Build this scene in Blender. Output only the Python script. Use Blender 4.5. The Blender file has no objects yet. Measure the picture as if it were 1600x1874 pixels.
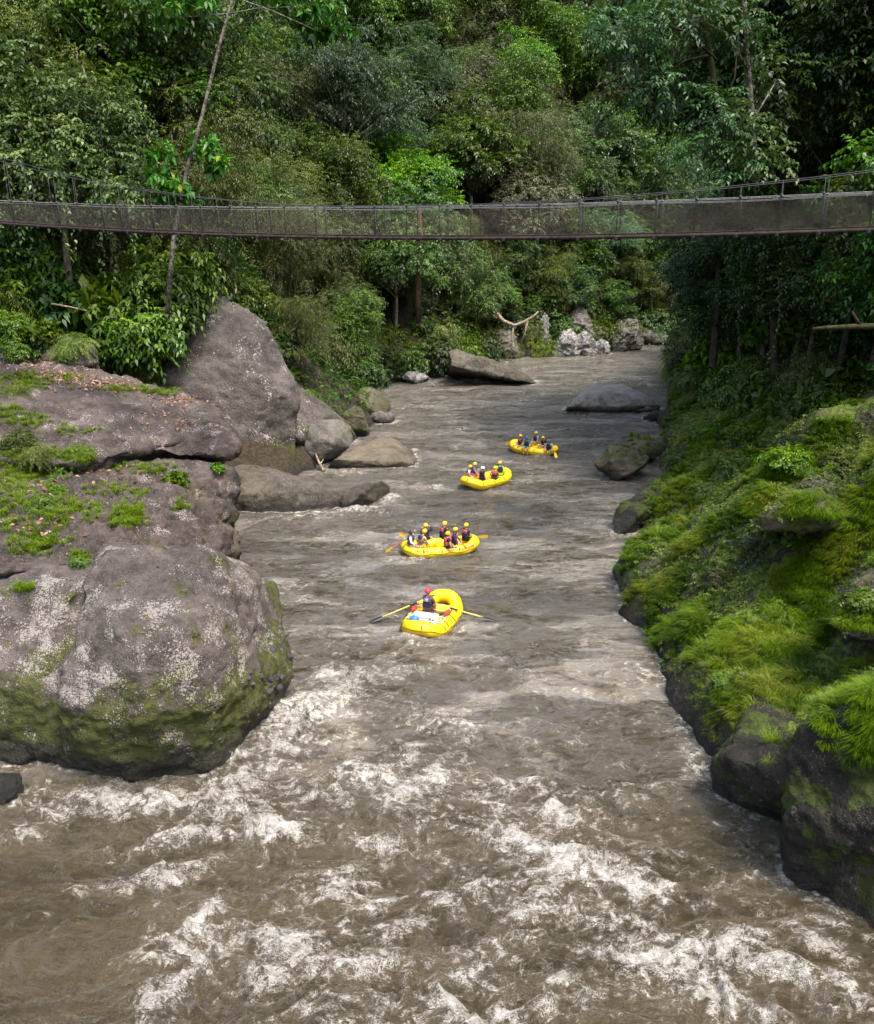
import bpy, bmesh, math, random
import numpy as np
from mathutils import Vector, Matrix
from mathutils.bvhtree import BVHTree
random.seed(7)
RNG = np.random.default_rng(11)
SC = bpy.context.scene
COL = SC.collection
R = math.radians
# ------------------------------------------------------------------ camera, sky, sun, exposure
CAM_Z = 16.5
PITCH = R(17.9)
cam = bpy.data.cameras.new('camera'); cam_o = bpy.data.objects.new('camera', cam); COL.objects.link(cam_o)
cam_o.location = (0, 0, CAM_Z); cam_o.rotation_euler = (R(90) - PITCH, 0, 0)
cam.sensor_fit = 'HORIZONTAL'; cam.sensor_width = 36; cam.lens = 36
cam.clip_start = 0.5; cam.clip_end = 2000
SC.camera = cam_o
SUN_EL, SUN_AZ = R(66), R(132)        # azimuth measured clockwise from +Y: behind the camera, to its left
w = bpy.data.worlds.new('World'); SC.world = w; w.use_nodes = True
nt = w.node_tree; nt.nodes.clear()
sky = nt.nodes.new('ShaderNodeTexSky'); sky.sky_type = 'NISHITA'; sky.sun_disc = False
sky.sun_elevation = SUN_EL; sky.sun_rotation = SUN_AZ; sky.dust_density = 6.0; sky.air_density = 1.6; sky.altitude = 300
hs = nt.nodes.new('ShaderNodeHueSaturation'); hs.inputs['Saturation'].default_value = 0.95
bg = nt.nodes.new('ShaderNodeBackground'); bg.inputs['Strength'].default_value = 0.15
ow = nt.nodes.new('ShaderNodeOutputWorld')
nt.links.new(sky.outputs[0], hs.inputs['Color']); nt.links.new(hs.outputs[0], bg.inputs['Color']); nt.links.new(bg.outputs[0], ow.inputs['Surface'])
sl = bpy.data.lights.new('sun', 'SUN'); sl.energy = 2.0; sl.angle = R(12); sl.color = (1.0, 0.94, 0.82)
so = bpy.data.objects.new('sun', sl); COL.objects.link(so)
sv = Vector((math.sin(SUN_AZ) * math.cos(SUN_EL), math.cos(SUN_AZ) * math.cos(SUN_EL), math.sin(SUN_EL)))
so.location = sv * 60; so.rotation_euler = sv.to_track_quat('Z', 'Y').to_euler()
SC.view_settings.view_transform = 'Standard'; SC.view_settings.look = 'None'
SC.view_settings.exposure = 1.48; SC.view_settings.gamma = 1.0
SC.render.engine = 'CYCLES'
SC.cycles.max_bounces = 5; SC.cycles.diffuse_bounces = 3; SC.cycles.glossy_bounces = 2; SC.cycles.transmission_bounces = 3
SC.cycles.transparent_max_bounces = 4; SC.cycles.caustics_reflective = False; SC.cycles.caustics_refractive = False
# ------------------------------------------------------------------ layout helpers: the photograph's pixels to places on the river
CP, SP = math.cos(PITCH), math.sin(PITCH)
def ray(px, py):
    x = (px - 800) / 1600.0; v = (937 - py) / 1600.0
    return Vector((x, CP + v * SP, -SP + v * CP))
def W(px, py, z=0.0):                 # point at height z
    d = ray(px, py); t = (z - CAM_Z) / d.z
    return Vector((d.x * t, d.y * t, z))
def D(px, py, Y):                     # point at distance Y
    d = ray(px, py); t = Y / d.y
    return Vector((d.x * t, Y, CAM_Z + d.z * t))
def project(p):
    x, y, z = p[0], p[1], p[2] - CAM_Z
    dep = y * CP - z * SP; up = y * SP + z * CP
    return 800 + 1600 * x / dep, 937 - 1600 * up / dep, dep
# ------------------------------------------------------------------ noise
def _hash(ix, iy, iz, seed):
    h = (ix.astype(np.int64) * 374761393 + iy.astype(np.int64) * 668265263 + iz.astype(np.int64) * 2147483647 + seed * 1274126177) & 0xffffffff
    h = ((h ^ (h >> 13)) * 1274126177) & 0xffffffff
    h = ((h ^ (h >> 16)) * 2246822519) & 0xffffffff
    return ((h ^ (h >> 15)) & 0xffffff) / float(0xffffff)
def vnoise(x, y, z=None, seed=0):
    x = np.asarray(x, float); y = np.asarray(y, float)
    z = np.zeros_like(x) if z is None else np.asarray(z, float)
    ix, iy, iz = np.floor(x), np.floor(y), np.floor(z)
    fx, fy, fz = x - ix, y - iy, z - iz
    fx = fx*fx*fx*(fx*(fx*6-15)+10); fy = fy*fy*fy*(fy*(fy*6-15)+10); fz = fz*fz*fz*(fz*(fz*6-15)+10)
    def c(a, b, d): return _hash(ix + a, iy + b, iz + d, seed)
    x00 = c(0,0,0)*(1-fx)+c(1,0,0)*fx; x10 = c(0,1,0)*(1-fx)+c(1,1,0)*fx
    x01 = c(0,0,1)*(1-fx)+c(1,0,1)*fx; x11 = c(0,1,1)*(1-fx)+c(1,1,1)*fx
    return ((x00*(1-fy)+x10*fy)*(1-fz) + (x01*(1-fy)+x11*fy)*fz) * 2 - 1
def fbm(x, y, z=None, oct=4, seed=0, gain=0.5):
    a, f, s = 1.0, 1.0, 0.0
    for i in range(oct):
        s = s + a * vnoise(np.asarray(x)*f, np.asarray(y)*f, None if z is None else np.asarray(z)*f, seed + i*17)
        a *= gain; f *= 2.03
    return s
def smooth(a, b, x):
    t = np.clip((np.asarray(x, float) - a) / (b - a), 0, 1); return t*t*(3-2*t)
# ------------------------------------------------------------------ object helpers
def mesh_np(name, verts, faces, mats=None, smooth_shade=True, attrs=None, mat_idx=None):
    """faces: (n,k) int array or list of tuples"""
    me = bpy.data.meshes.new(name)
    verts = np.asarray(verts, np.float32)
    if isinstance(faces, np.ndarray):
        n, k = faces.shape
        me.vertices.add(len(verts)); me.vertices.foreach_set('co', verts.ravel())
        me.loops.add(n*k); me.loops.foreach_set('vertex_index', faces.astype(np.int32).ravel())
        me.polygons.add(n); me.polygons.foreach_set('loop_start', np.arange(0, n*k, k, dtype=np.int32))
        me.update(calc_edges=True)
    else:
        me.from_pydata([tuple(v) for v in verts], [], [tuple(f) for f in faces]); me.update()
    if smooth_shade: me.polygons.foreach_set('use_smooth', np.ones(len(me.polygons), bool))
    for m in (mats or []): me.materials.append(m)
    if mat_idx is not None: me.polygons.foreach_set('material_index', np.asarray(mat_idx, np.int32))
    for k, v in (attrs or {}).items():
        a = me.attributes.new(k, 'FLOAT', 'POINT'); a.data.foreach_set('value', np.asarray(v, np.float32))
    return me
def tag(o, label=None, cat=None, group=None, kind=None):
    if label: o['label'] = label
    if cat: o['category'] = cat
    if group: o['group'] = group
    if kind: o['kind'] = kind
    return o
def link(name, me, parent=None, loc=None):
    o = bpy.data.objects.new(name, me); COL.objects.link(o)
    if parent is not None: o.parent = parent
    if loc is not None: o.location = loc
    return o
def empty(name, loc=(0, 0, 0), rz=0.0):
    o = bpy.data.objects.new(name, None); COL.objects.link(o); o.location = loc; o.rotation_euler = (0, 0, rz); o.empty_display_size = .2
    return o
class MB:
    """collects tubes, boxes and shells into one mesh"""
    def __init__(s): s.v = []; s.f = []; s.n = 0
    def add(s, v, f):
        v = [tuple(p) for p in v]; s.v += v; s.f += [tuple(i + s.n for i in q) for q in f]; s.n += len(v)
    def tube(s, pts, rad, seg=8, closed=False, cap=True):
        pts = [Vector(p) for p in pts]; n = len(pts)
        rads = rad if isinstance(rad, (list, tuple)) else [rad]*n
        v = []; up = None
        for i, p in enumerate(pts):
            a = pts[(i-1) % n] if (closed or i > 0) else p; b = pts[(i+1) % n] if (closed or i < n-1) else p
            t = (b - a).normalized()
            if up is None or abs(up.dot(t)) > .98:
                up = Vector((0,0,1)) if abs(t.z) < .9 else Vector((1,0,0))
            x = t.cross(up).normalized(); y = x.cross(t).normalized(); up = y
            for k in range(seg):
                an = 2*math.pi*k/seg; v.append(p + (x*math.cos(an) + y*math.sin(an))*rads[i])
        f = []
        for i in range(n if closed else n-1):
            j = (i+1) % n
            for k in range(seg):
                k2 = (k+1) % seg; f.append((i*seg+k, i*seg+k2, j*seg+k2, j*seg+k))
        if cap and not closed:
            f.append(tuple(range(seg))[::-1]); f.append(tuple((n-1)*seg + k for k in range(seg)))
        s.add(v, f)
    def box(s, c, size, rot=None, bev=0.0):
        bm = bmesh.new(); bmesh.ops.create_cube(bm, size=1.0)
        for q in bm.verts: q.co = Vector((q.co.x*size[0], q.co.y*size[1], q.co.z*size[2]))
        if bev: bmesh.ops.bevel(bm, geom=bm.edges[:], offset=bev, segments=2, profile=.6, affect='EDGES')
        m = Matrix.Translation(Vector(c)) @ (rot.to_4x4() if rot else Matrix.Identity(4))
        bm.verts.index_update(); s.add([m @ q.co for q in bm.verts], [[q.index for q in f.verts] for f in bm.faces]); bm.free()
    def sphere(s, c, r, seg=12, rings=8, sc=(1,1,1), rot=None):
        v = []; f = []
        for i in range(rings+1):
            th = math.pi*i/rings
            for k in range(seg):
                ph = 2*math.pi*k/seg
                q = Vector((math.sin(th)*math.cos(ph)*sc[0]*r, math.sin(th)*math.sin(ph)*sc[1]*r, math.cos(th)*sc[2]*r))
                if rot: q = rot @ q
                v.append(q + Vector(c))
        for i in range(rings):
            for k in range(seg):
                k2 = (k+1) % seg; f.append((i*seg+k, (i+1)*seg+k, (i+1)*seg+k2, i*seg+k2))
        s.add(v, f)
    def build(s, name, mat, parent=None, smooth_shade=True):
        me = bpy.data.meshes.new(name); me.from_pydata(s.v, [], s.f); me.update()
        if smooth_shade: me.polygons.foreach_set('use_smooth', np.ones(len(me.polygons), bool))
        me.materials.append(mat)
        return link(name, me, parent)
# ------------------------------------------------------------------ material helpers
class NT:
    def __init__(s, name):
        s.m = bpy.data.materials.new(name); s.m.use_nodes = True; s.t = s.m.node_tree; s.t.nodes.clear()
        s.out = s.t.nodes.new('ShaderNodeOutputMaterial')
    def n(s, typ, **kw):
        q = s.t.nodes.new(typ)
        for k, v in kw.items(): setattr(q, k, v)
        return q
    def l(s, a, b): s.t.links.new(a, b)
    def val(s, sock, v):
        if isinstance(v, bpy.types.NodeSocket): s.l(v, sock)
        else: sock.default_value = v
    def math(s, op, a, b=0.0, c=None, clamp=False):
        q = s.n('ShaderNodeMath', operation=op, use_clamp=clamp); s.val(q.inputs[0], a); s.val(q.inputs[1], b)
        if c is not None: s.val(q.inputs[2], c)
        return q.outputs[0]
    def noise(s, vec, scale, detail=4, rough=.55, dist=0.0):
        q = s.n('ShaderNodeTexNoise'); s.l(vec, q.inputs['Vector'])
        q.inputs['Scale'].default_value = scale; q.inputs['Detail'].default_value = detail
        q.inputs['Roughness'].default_value = rough; q.inputs['Distortion'].default_value = dist
        return q.outputs['Fac']
    def voro(s, vec, scale, feature='F1', rnd=1.0):
        q = s.n('ShaderNodeTexVoronoi', feature=feature); s.l(vec, q.inputs['Vector']); q.inputs['Scale'].default_value = scale
        q.inputs['Randomness'].default_value = rnd
        return q.outputs['Distance']
    def ramp(s, x, a, b, lo=0.0, hi=1.0):
        q = s.n('ShaderNodeMapRange', interpolation_type='SMOOTHSTEP'); s.val(q.inputs['Value'], x)
        q.inputs['From Min'].default_value = a; q.inputs['From Max'].default_value = b
        q.inputs['To Min'].default_value = lo; q.inputs['To Max'].default_value = hi
        return q.outputs[0]
    def mix(s, f, a, b):
        q = s.n('ShaderNodeMix', data_type='RGBA'); s.val(q.inputs[0], f)
        for sock, v in ((q.inputs[6], a), (q.inputs[7], b)):
            if isinstance(v, bpy.types.NodeSocket): s.l(v, sock)
            else: sock.default_value = (*v, 1.0)
        return q.outputs[2]
    def mapping(s, vec, scale=(1,1,1), rot=(0,0,0)):
        q = s.n('ShaderNodeMapping'); s.l(vec, q.inputs['Vector']); q.inputs['Scale'].default_value = scale; q.inputs['Rotation'].default_value = rot
        return q.outputs[0]
    def bump(s, h, strength, dist, nrm=None):
        q = s.n('ShaderNodeBump'); s.l(h, q.inputs['Height']); q.inputs['Strength'].default_value = strength; q.inputs['Distance'].default_value = dist
        if nrm is not None: s.l(nrm, q.inputs['Normal'])
        return q.outputs[0]
    def pbr(s, col, rough=.6, nrm=None, spec=.5, metal=0.0):
        q = s.n('ShaderNodeBsdfPrincipled')
        if isinstance(col, bpy.types.NodeSocket): s.l(col, q.inputs['Base Color'])
        else: q.inputs['Base Color'].default_value = (*col, 1)
        s.val(q.inputs['Roughness'], rough); s.val(q.inputs['Specular IOR Level'], spec); q.inputs['Metallic'].default_value = metal
        if nrm is not None: s.l(nrm, q.inputs['Normal'])
        return q
    def done(s, shader): s.l(shader, s.out.inputs['Surface']); return s.m
def plain(name, col, rough=.6, spec=.4, metal=0.0, var=0.12, scale=9.0):
    t = NT(name); g = t.n('ShaderNodeTexCoord').outputs['Object']
    nz = t.noise(g, scale, 4)
    c = t.mix(t.ramp(nz, .35, .65), tuple(max(0, x*(1-var)) for x in col), tuple(min(1, x*(1+var)) for x in col))
    return t.done(t.pbr(c, rough, t.bump(nz, .15, .01), spec, metal).outputs[0])

def rockmat(name, dark=(.07,.06,.055), light=(.2,.175,.165), lichen=.5, lcol=(.52,.47,.46), moss=.3, mcol=(.06,.075,.012), mzone=None, wet=.7, speck=9.0, scale=1.0, lband=None, lthr=0.0):
    t = NT(name); g = t.n('ShaderNodeNewGeometry'); P = g.outputs['Position']; N = g.outputs['Normal']
    sp = t.n('ShaderNodeSeparateXYZ'); t.l(P, sp.inputs[0]); sn = t.n('ShaderNodeSeparateXYZ'); t.l(N, sn.inputs[0])
    big = t.noise(P, .55*scale, 5, .6); mid = t.noise(P, 2.6*scale, 6, .65); fine = t.noise(P, 14*scale, 4, .6)
    f = t.math('ADD', t.math('MULTIPLY', big, .6), t.math('MULTIPLY', mid, .4))
    c = t.mix(t.ramp(f, .38, .64), dark, light)
    c = t.mix(t.ramp(fine, .48, .7, 0, .55), c, tuple(min(1, x*1.5) for x in light))
    st = t.noise(t.mapping(P, (1.3*scale, 1.3*scale, .16*scale)), 1.0, 6, .7, .5)
    c = t.mix(t.ramp(st, .48, .68, 0, .45), c, tuple(x*.45 for x in dark))
    # lichen: pale specks in drifts
    zone = t.noise(P, .9*scale, 5, .62, .4)
    d = t.voro(P, speck*scale); d2 = t.voro(P, speck*2.7*scale)
    if lband:
        zz = t.math('ADD', sp.outputs[2], t.math('MULTIPLY', t.math('ADD', big, -.5), 2.5))
        zone = t.math('ADD', zone, t.math('MULTIPLY', t.math('MULTIPLY', t.ramp(zz, lband[0]-.7, lband[0]), t.ramp(zz, lband[1]+.7, lband[1])), lband[2]))
    cut = t.ramp(zone, .62 - .32*lichen, .9 - .3*lichen, 0, .46)
    mid0 = t.math('MULTIPLY', t.math('ADD', mid, -.5), .5); fine0 = t.math('MULTIPLY', t.math('ADD', fine, -.5), .55)
    s1 = t.math('LESS_THAN', t.math('ADD', d, mid0), t.math('ADD', cut, .06+lthr))
    s2 = t.math('LESS_THAN', t.math('ADD', d2, fine0), t.math('ADD', cut, .10+lthr))
    ls = t.math('MAXIMUM', t.math('MULTIPLY', s1, .75), t.math('MULTIPLY', s2, .85))
    ls = t.math('MULTIPLY', ls, t.ramp(zone, .60 - .30*lichen, .66 - .26*lichen))
    # moss
    mz = t.noise(P, .8*scale, 6, .65, .3)
    mm = t.math('ADD', mz, t.math('MULTIPLY', t.math('ADD', fine, -.5), .25))
    if mzone:
        q = t.n('ShaderNodeMapRange', interpolation_type='SMOOTHSTEP'); t.l(sp.outputs[2], q.inputs['Value'])
        q.inputs['From Min'].default_value = mzone[1]; q.inputs['From Max'].default_value = mzone[0]; q.inputs['To Min'].default_value = 0; q.inputs['To Max'].default_value = mzone[2]
        mm = t.math('ADD', mm, q.outputs[0])
    mk = t.ramp(mm, .74 - .34*moss, .80 - .34*moss)
    mc = t.mix(t.ramp(t.noise(P, 3.3*scale, 4), .35, .65), mcol, tuple(x*2.1 for x in mcol))
    c = t.mix(t.math('MULTIPLY', mk, .9), c, mc)
    c = t.mix(ls, c, lcol)
    # wet band at the waterline
    wz = t.math('ADD', sp.outputs[2], t.math('MULTIPLY', t.math('ADD', mid, -.5), 1.4))
    wetf = t.ramp(wz, wet + .35, wet - .25)
    c = t.mix(t.math('MULTIPLY', wetf, .85), c, (.022, .02, .019))
    rough = t.ramp(wetf, 0, 1, .85, .38)
    h = t.math('ADD', t.math('MULTIPLY', mid, 1.0), t.math('MULTIPLY', fine, .35))
    h = t.math('ADD', h, t.math('MULTIPLY', t.noise(P, 45*scale, 4), .22))
    nb = t.bump(h, 1.0, .28/scale)
    return t.done(t.pbr(c, rough, nb, .35).outputs[0])
# ------------------------------------------------------------------ the river's outline on the ground
LEFT_PX = [(540,868),(600,838),(640,792),(695,765),(690,706),(760,693),(830,685),(905,656),(1010,650),(1110,640),(1230,622)]
LEFT = [(-17,-12),(-17,14),(-15,24),(-10.5,30),(-10.2,40),(-12.6,47),(-12.2,56)] + [tuple(W(*p)[:2]) for p in LEFT_PX] + [(72,158),(150,172)]
RIGHT_PX = [(1600,1690),(1445,1605),(1450,1530),(1316,1465),(1300,1400),(1255,1330),(1195,1225),(1150,1115),(1122,1045),(1150,985),(1190,920),(1195,880),(1200,820),(1210,770),(1222,740),(1226,700),(1230,650)]
RIGHT = [(15,-12),(12.5,10)] + [tuple(W(*p)[:2]) for p in RIGHT_PX] + [(52,135),(150,146)]
def poly_dist(x, y, poly):
    best = np.full(x.shape, 1e9)
    for (ax, ay), (bx, by) in zip(poly[:-1], poly[1:]):
        dx, dy = bx-ax, by-ay; L = dx*dx+dy*dy
        t = np.clip(((x-ax)*dx + (y-ay)*dy)/L, 0, 1)
        best = np.minimum(best, np.hypot(x-ax-t*dx, y-ay-t*dy))
    return best
def inside(x, y, poly):
    r = np.zeros(x.shape, bool); n = len(poly)
    for i in range(n):
        ax, ay = poly[i]; bx, by = poly[(i+1) % n]
        if ay == by: continue
        c = ((ay > y) != (by > y)) & (x < (bx-ax)*(y-ay)/(by-ay) + ax); r ^= c
    return r
RIVER = LEFT + RIGHT[::-1]
def river_s(x, y):
    """distance outside the water's edge (negative inside) and which bank is nearer (True = right)"""
    dl, dr = poly_dist(x, y, LEFT), poly_dist(x, y, RIGHT)
    s = np.minimum(dl, dr); ins = inside(x, y, RIVER)
    return np.where(ins, -s, s), dr < dl
def lip(y):     # height of the bare rock step on the right bank along the river
    return np.interp(y, [10, 17, 21, 22.5, 26, 31, 35, 40, 60, 90], [4.5, 4.6, 4.0, 2.0, 1.6, 1.5, 1.1, .7, 1.0, 2.2])
def jungle_edge(y):
    return np.interp(y, [10, 30, 38, 50, 64, 78, 90], [13, 13, 12.5, 10, 6.5, 3.0, 1.5])
def H(x, y):
    x = np.asarray(x, float); y = np.asarray(y, float)
    s, right = river_s(x, y)
    nz = fbm(x*.22, y*.22, oct=4, seed=3); n2 = fbm(x*.8, y*.8, oct=3, seed=9)
    sr = s + .55*nz + .22*n2
    hr = -.7 + (lip(y)+.7)*smooth(-.15, 1.15, sr) + .72*np.maximum(sr-1.0, 0)
    hr = hr + .45*np.maximum(s - jungle_edge(y) - 1, 0)
    hr = hr + np.where(s > .6, .30*nz*np.clip(s-.6, 0, 4) + .12*n2, 0)
    kl = np.interp(y, [40, 62, 72, 100], [.48, .48, .75, .85])
    hl = -.7 + 1.1*smooth(-.3, 1.0, s) + kl*np.maximum(s-.5, 0)
    hl = hl + 7.5*np.exp(-((x+33)**2 + (y-70)**2)/(2*11**2)) + 4*np.exp(-((x+17)**2 + (y-73)**2)/(2*6**2))
    hl = hl + np.minimum(np.maximum(s, 0), 6)*.16*nz
    hb = -.9 + np.maximum(s*.5, -2.2)
    h = np.where(s < -.6, hb, np.where(right, hr, hl))
    return np.minimum(h, 95)
def H1(x, y): return float(H(np.array([x]), np.array([y]))[0])

# ---- ground sheet
def axis(parts):
    out = []
    for a, b, st in parts: out += list(np.arange(a, b, st))
    return np.array(out)
gx = axis([(-170,-40,3),(-40,-6,1.0),(-6,6,1.2),(6,32,.28),(32,60,1.0),(60,230,3.0)])
gy = axis([(-12,10,1.5),(10,66,.30),(66,96,.6),(96,190,1.6),(190,330,3.5)])
GX, GY = np.meshgrid(gx, gy)
GZ = H(GX.ravel(), GY.ravel())
# crumbly rock on the steep lip
lipn = fbm(GX.ravel()*1.7, GY.ravel()*1.7, GZ*1.7, oct=3, seed=21)
s_, r_ = river_s(GX.ravel(), GY.ravel())
GZ = GZ + np.where((s_ > -.2) & (s_ < 2.2) & r_, .18*lipn, 0)
nx, ny = len(gx), len(gy)
idx = np.arange(nx*ny).reshape(ny, nx)
gf = np.stack([idx[:-1,:-1].ravel(), idx[:-1,1:].ravel(), idx[1:,1:].ravel(), idx[1:,:-1].ravel()], 1)
je = jungle_edge(GY.ravel())
grass_zone = np.where(r_, smooth(.2, 1.3, s_)*(1-smooth(-1.0, 2.5, s_-je)), 0)
def ground_material():
    t = NT('ground'); g = t.n('ShaderNodeNewGeometry'); P = g.outputs['Position']
    sp = t.n('ShaderNodeSeparateXYZ'); t.l(P, sp.inputs[0]); sn = t.n('ShaderNodeSeparateXYZ'); t.l(g.outputs['True Normal'], sn.inputs[0])
    at = t.n('ShaderNodeAttribute', attribute_name='turf').outputs['Fac']
    n1 = t.noise(P, .7, 6, .65); n2 = t.noise(P, 4, 5, .6); n3 = t.noise(P, 18, 3)
    soil = t.mix(t.ramp(n2, .35, .65), (.022,.017,.011), (.06,.045,.028))
    turf = t.mix(t.ramp(n2, .35, .62), (.045,.070,.010), (.12,.16,.026))
    turf = t.mix(t.ramp(n1, .52, .68, 0, .7), turf, (.085,.07,.035))
    c = t.mix(at, soil, turf)
    rk = t.mix(t.ramp(n2, .35, .65), (.018,.015,.012), (.07,.06,.05))
    rk = t.mix(t.math('LESS_THAN', t.voro(P, 7), .17), rk, (.19,.18,.18))
    rk = t.mix(t.ramp(n1, .46, .56, 0, .9), rk, (.04,.05,.010))
    steep = t.ramp(t.math('ADD', sn.outputs[2], t.math('MULTIPLY', t.math('ADD', n1, -.5), .35)), .66, .52)
    c = t.mix(steep, c, rk)
    c = t.mix(t.ramp(t.math('ADD', sp.outputs[2], t.math('MULTIPLY', n2, .9)), 1.15, .45), c, (.02,.018,.017))
    h = t.math('ADD', n2, t.math('MULTIPLY', n3, .4))
    return t.done(t.pbr(c, .85, t.bump(h, .9, .25), .25).outputs[0])
gme = mesh_np('ground', np.stack([GX.ravel(), GY.ravel(), GZ], 1), gf, [ground_material()], attrs={'turf': grass_zone})
ground = tag(link('ground', gme), 'steep river valley ground under the forest', None, kind='structure')

# ---- water
FOAM = [  # px, py, rx(px), ry(px), angle(deg, +ccw on screen), strength
 (270,1462,190,26,-2,1.0),(430,1425,90,24,18,.85),(530,1330,75,40,45,.75),(600,1275,80,40,35,.6),(120,1485,70,18,10,.75),(40,1535,60,16,10,.5),
 (330,1535,110,13,12,.7),(300,1600,80,16,14,.9),(500,1525,60,15,-5,.85),(385,1570,40,12,20,.5),(160,1625,45,10,25,.4),
 (370,1680,50,14,45,.75),(310,1730,90,22,8,.75),(355,1770,70,20,40,.8),(290,1835,55,34,65,.9),(450,1720,60,15,20,.4),
 (545,1745,60,26,-35,.75),(490,1785,45,18,10,.8),(610,1765,70,14,-15,.6),(620,1620,45,24,10,.75),(700,1540,60,14,-15,.55),(690,1430,70,20,-10,.6),(770,1440,60,20,20,.7),
 (745,1395,40,14,60,.5),(560,1440,70,14,-15,.5),(800,1320,70,22,-25,.35),(680,1660,50,14,20,.5),(760,1690,60,14,15,.45),(730,1760,80,12,5,.5),(720,1840,50,14,-30,.5),(590,1860,60,14,-20,.5),
 (930,1435,70,16,-10,.45),(1020,1495,60,16,-5,.8),(960,1555,70,18,-25,.8),(1060,1590,95,26,-14,1.0),(1155,1610,60,22,-25,.85),(910,1480,50,14,-25,.45),
 (845,1635,60,13,15,.7),(980,1660,45,22,25,.6),(1060,1680,90,12,-18,.55),(1180,1690,120,12,-20,.5),(1230,1625,90,10,-20,.45),(1210,1715,60,10,-8,.6),
 (1190,1760,95,22,-10,1.0),(1290,1745,100,24,14,1.0),(1310,1815,50,34,-45,1.0),(1420,1770,130,22,-12,.75),(1500,1730,90,18,-30,.6),(1540,1800,60,20,-40,.6),(1400,1850,110,16,-20,.6),(1560,1850,60,18,-10,.5),
 (910,1725,60,14,15,.45),(930,1850,100,16,12,.75),(820,1840,40,20,-20,.7),(1030,1795,36,14,25,.5),(860,1780,30,12,20,.4),(1470,1640,110,7,-22,.35),(1530,1690,90,8,-20,.4),
 (660,936,60,8,3,.9),(715,915,30,10,20,.8),(560,945,120,6,2,.45),(470,1027,60,8,5,.3),(520,1075,40,7,5,.45),(800,890,45,5,3,.5),(745,955,40,6,5,.35),(430,1395,30,20,50,.6),
 (1290,1405,24,40,60,.6),(1265,1330,12,30,60,.35),(1180,1230,10,30,60,.3),(850,700,90,5,5,.55),(960,678,60,5,8,.5),(760,745,80,5,10,.4),(1100,757,60,4,0,.6),(1050,756,24,4,0,.6),(960,735,60,8,4,.3),(700,705,40,3,0,.5),
 (1180,702,60,10,0,.35),(690,1215,80,10,30,.35),(750,1228,40,6,10,.4),(1250,1080,0,0,0,0),(880,1010,60,8,0,.15),(700,800,60,6,8,.3),(1140,700,60,8,0,.35),(770,1164,46,5,4,.42),(850,1150,26,5,35,.35),(790,1021,62,5,6,.36),(722,1012,24,4,0,.4),(880,904,40,4,4,.36),(985,836,40,4,-4,.34),(1030,826,18,3,0,.3),(1110,884,20,4,0,.4),(1120,990,12,10,60,.4),(640,862,50,4,0,.35),(850,690,40,3,0,.4),(1060,655,40,3,0,.4),
]
wy = []
y = 12.0
while y < 190: wy.append(y); y += .062*(y/16.0) if y < 60 else .0042*y
wy = np.array(wy); NC = 560
wu = np.linspace(-1, 1, NC)
xl = np.interp(wy, [10, 30, 60, 90, 120, 140, 190], [-16, -18, -16, -13, -10, 4, 30]); xr = np.interp(wy, [10, 30, 60, 90, 110, 190], [15, 15, 19, 30, 75, 130])
WX = xl[:,None] + (xr-xl)[:,None]*(wu[None,:]*.5+.5); WYY = np.repeat(wy[:,None], NC, 1)
X, Y = WX.ravel(), WYY.ravel()
wpx, wpy, wdep = project((X, Y, np.zeros_like(X)))
ff = np.zeros_like(X)
for (px, py, rx, ry, an, st) in FOAM:
    if st <= 0: continue
    a = R(an); dx, dy = wpx-px, -(wpy-py)
    u = (dx*math.cos(a)+dy*math.sin(a))/rx; v = (-dx*math.sin(a)+dy*math.cos(a))/ry
    ff = np.maximum(ff, st*np.exp(-(u*u+v*v)*.8))
calm = smooth(20, 46, Y)
# warped coordinates make the crests curl
qx = X + .7*fbm(X*.5, Y*.5, oct=2, seed=41); qy = Y + .7*fbm(X*.5, Y*.5, oct=2, seed=42)
def ridge(n): return 1 - np.abs(n)*2
w1 = fbm(qx*.34, qy*.60, oct=2, seed=5); w2 = ridge(vnoise(qx*.9, qy*1.5, seed=6)); w3 = ridge(vnoise(qx*2.1+.3*qy, qy*3.0, seed=7)); w4 = vnoise(qx*5, qy*6.5, seed=8); w5 = ridge(vnoise(qx*8.5, qy*12, seed=81))
dtl = np.clip(40/np.maximum(Y, 1), .15, 1)
rough_amp = np.interp(Y, [12, 24, 34, 50, 80, 140], [1.0, .85, .62, .6, .6, .45])
edge = np.clip(np.minimum((-river_s(X, Y)[0]+.6)/3, 1), .3, 1)
WZ = edge*rough_amp*(np.interp(Y, [12, 26, 36], [.27, .25, .19])*w1 + np.interp(Y, [12, 26, 36], [.14, .13, .10])*w2 + .060*w3*dtl + .028*w4*dtl + .018*w5*dtl) + .24*ff*(1+.8*w3)*edge - .12*rough_amp
for lo_, hi_ in ((12, 20), (20, 28), (28, 36), (36, 46), (46, 60), (60, 80), (80, 200)):   # keep the mean level of the river at zero
    m_ = (Y >= lo_) & (Y < hi_)
    if lo_ == 12: base_mean = []
    base_mean.append(((lo_+hi_)/2, float(WZ[m_].mean())))
WZ = WZ - np.interp(Y, [a for a, b in base_mean], [b for a, b in base_mean]) - .03
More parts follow.
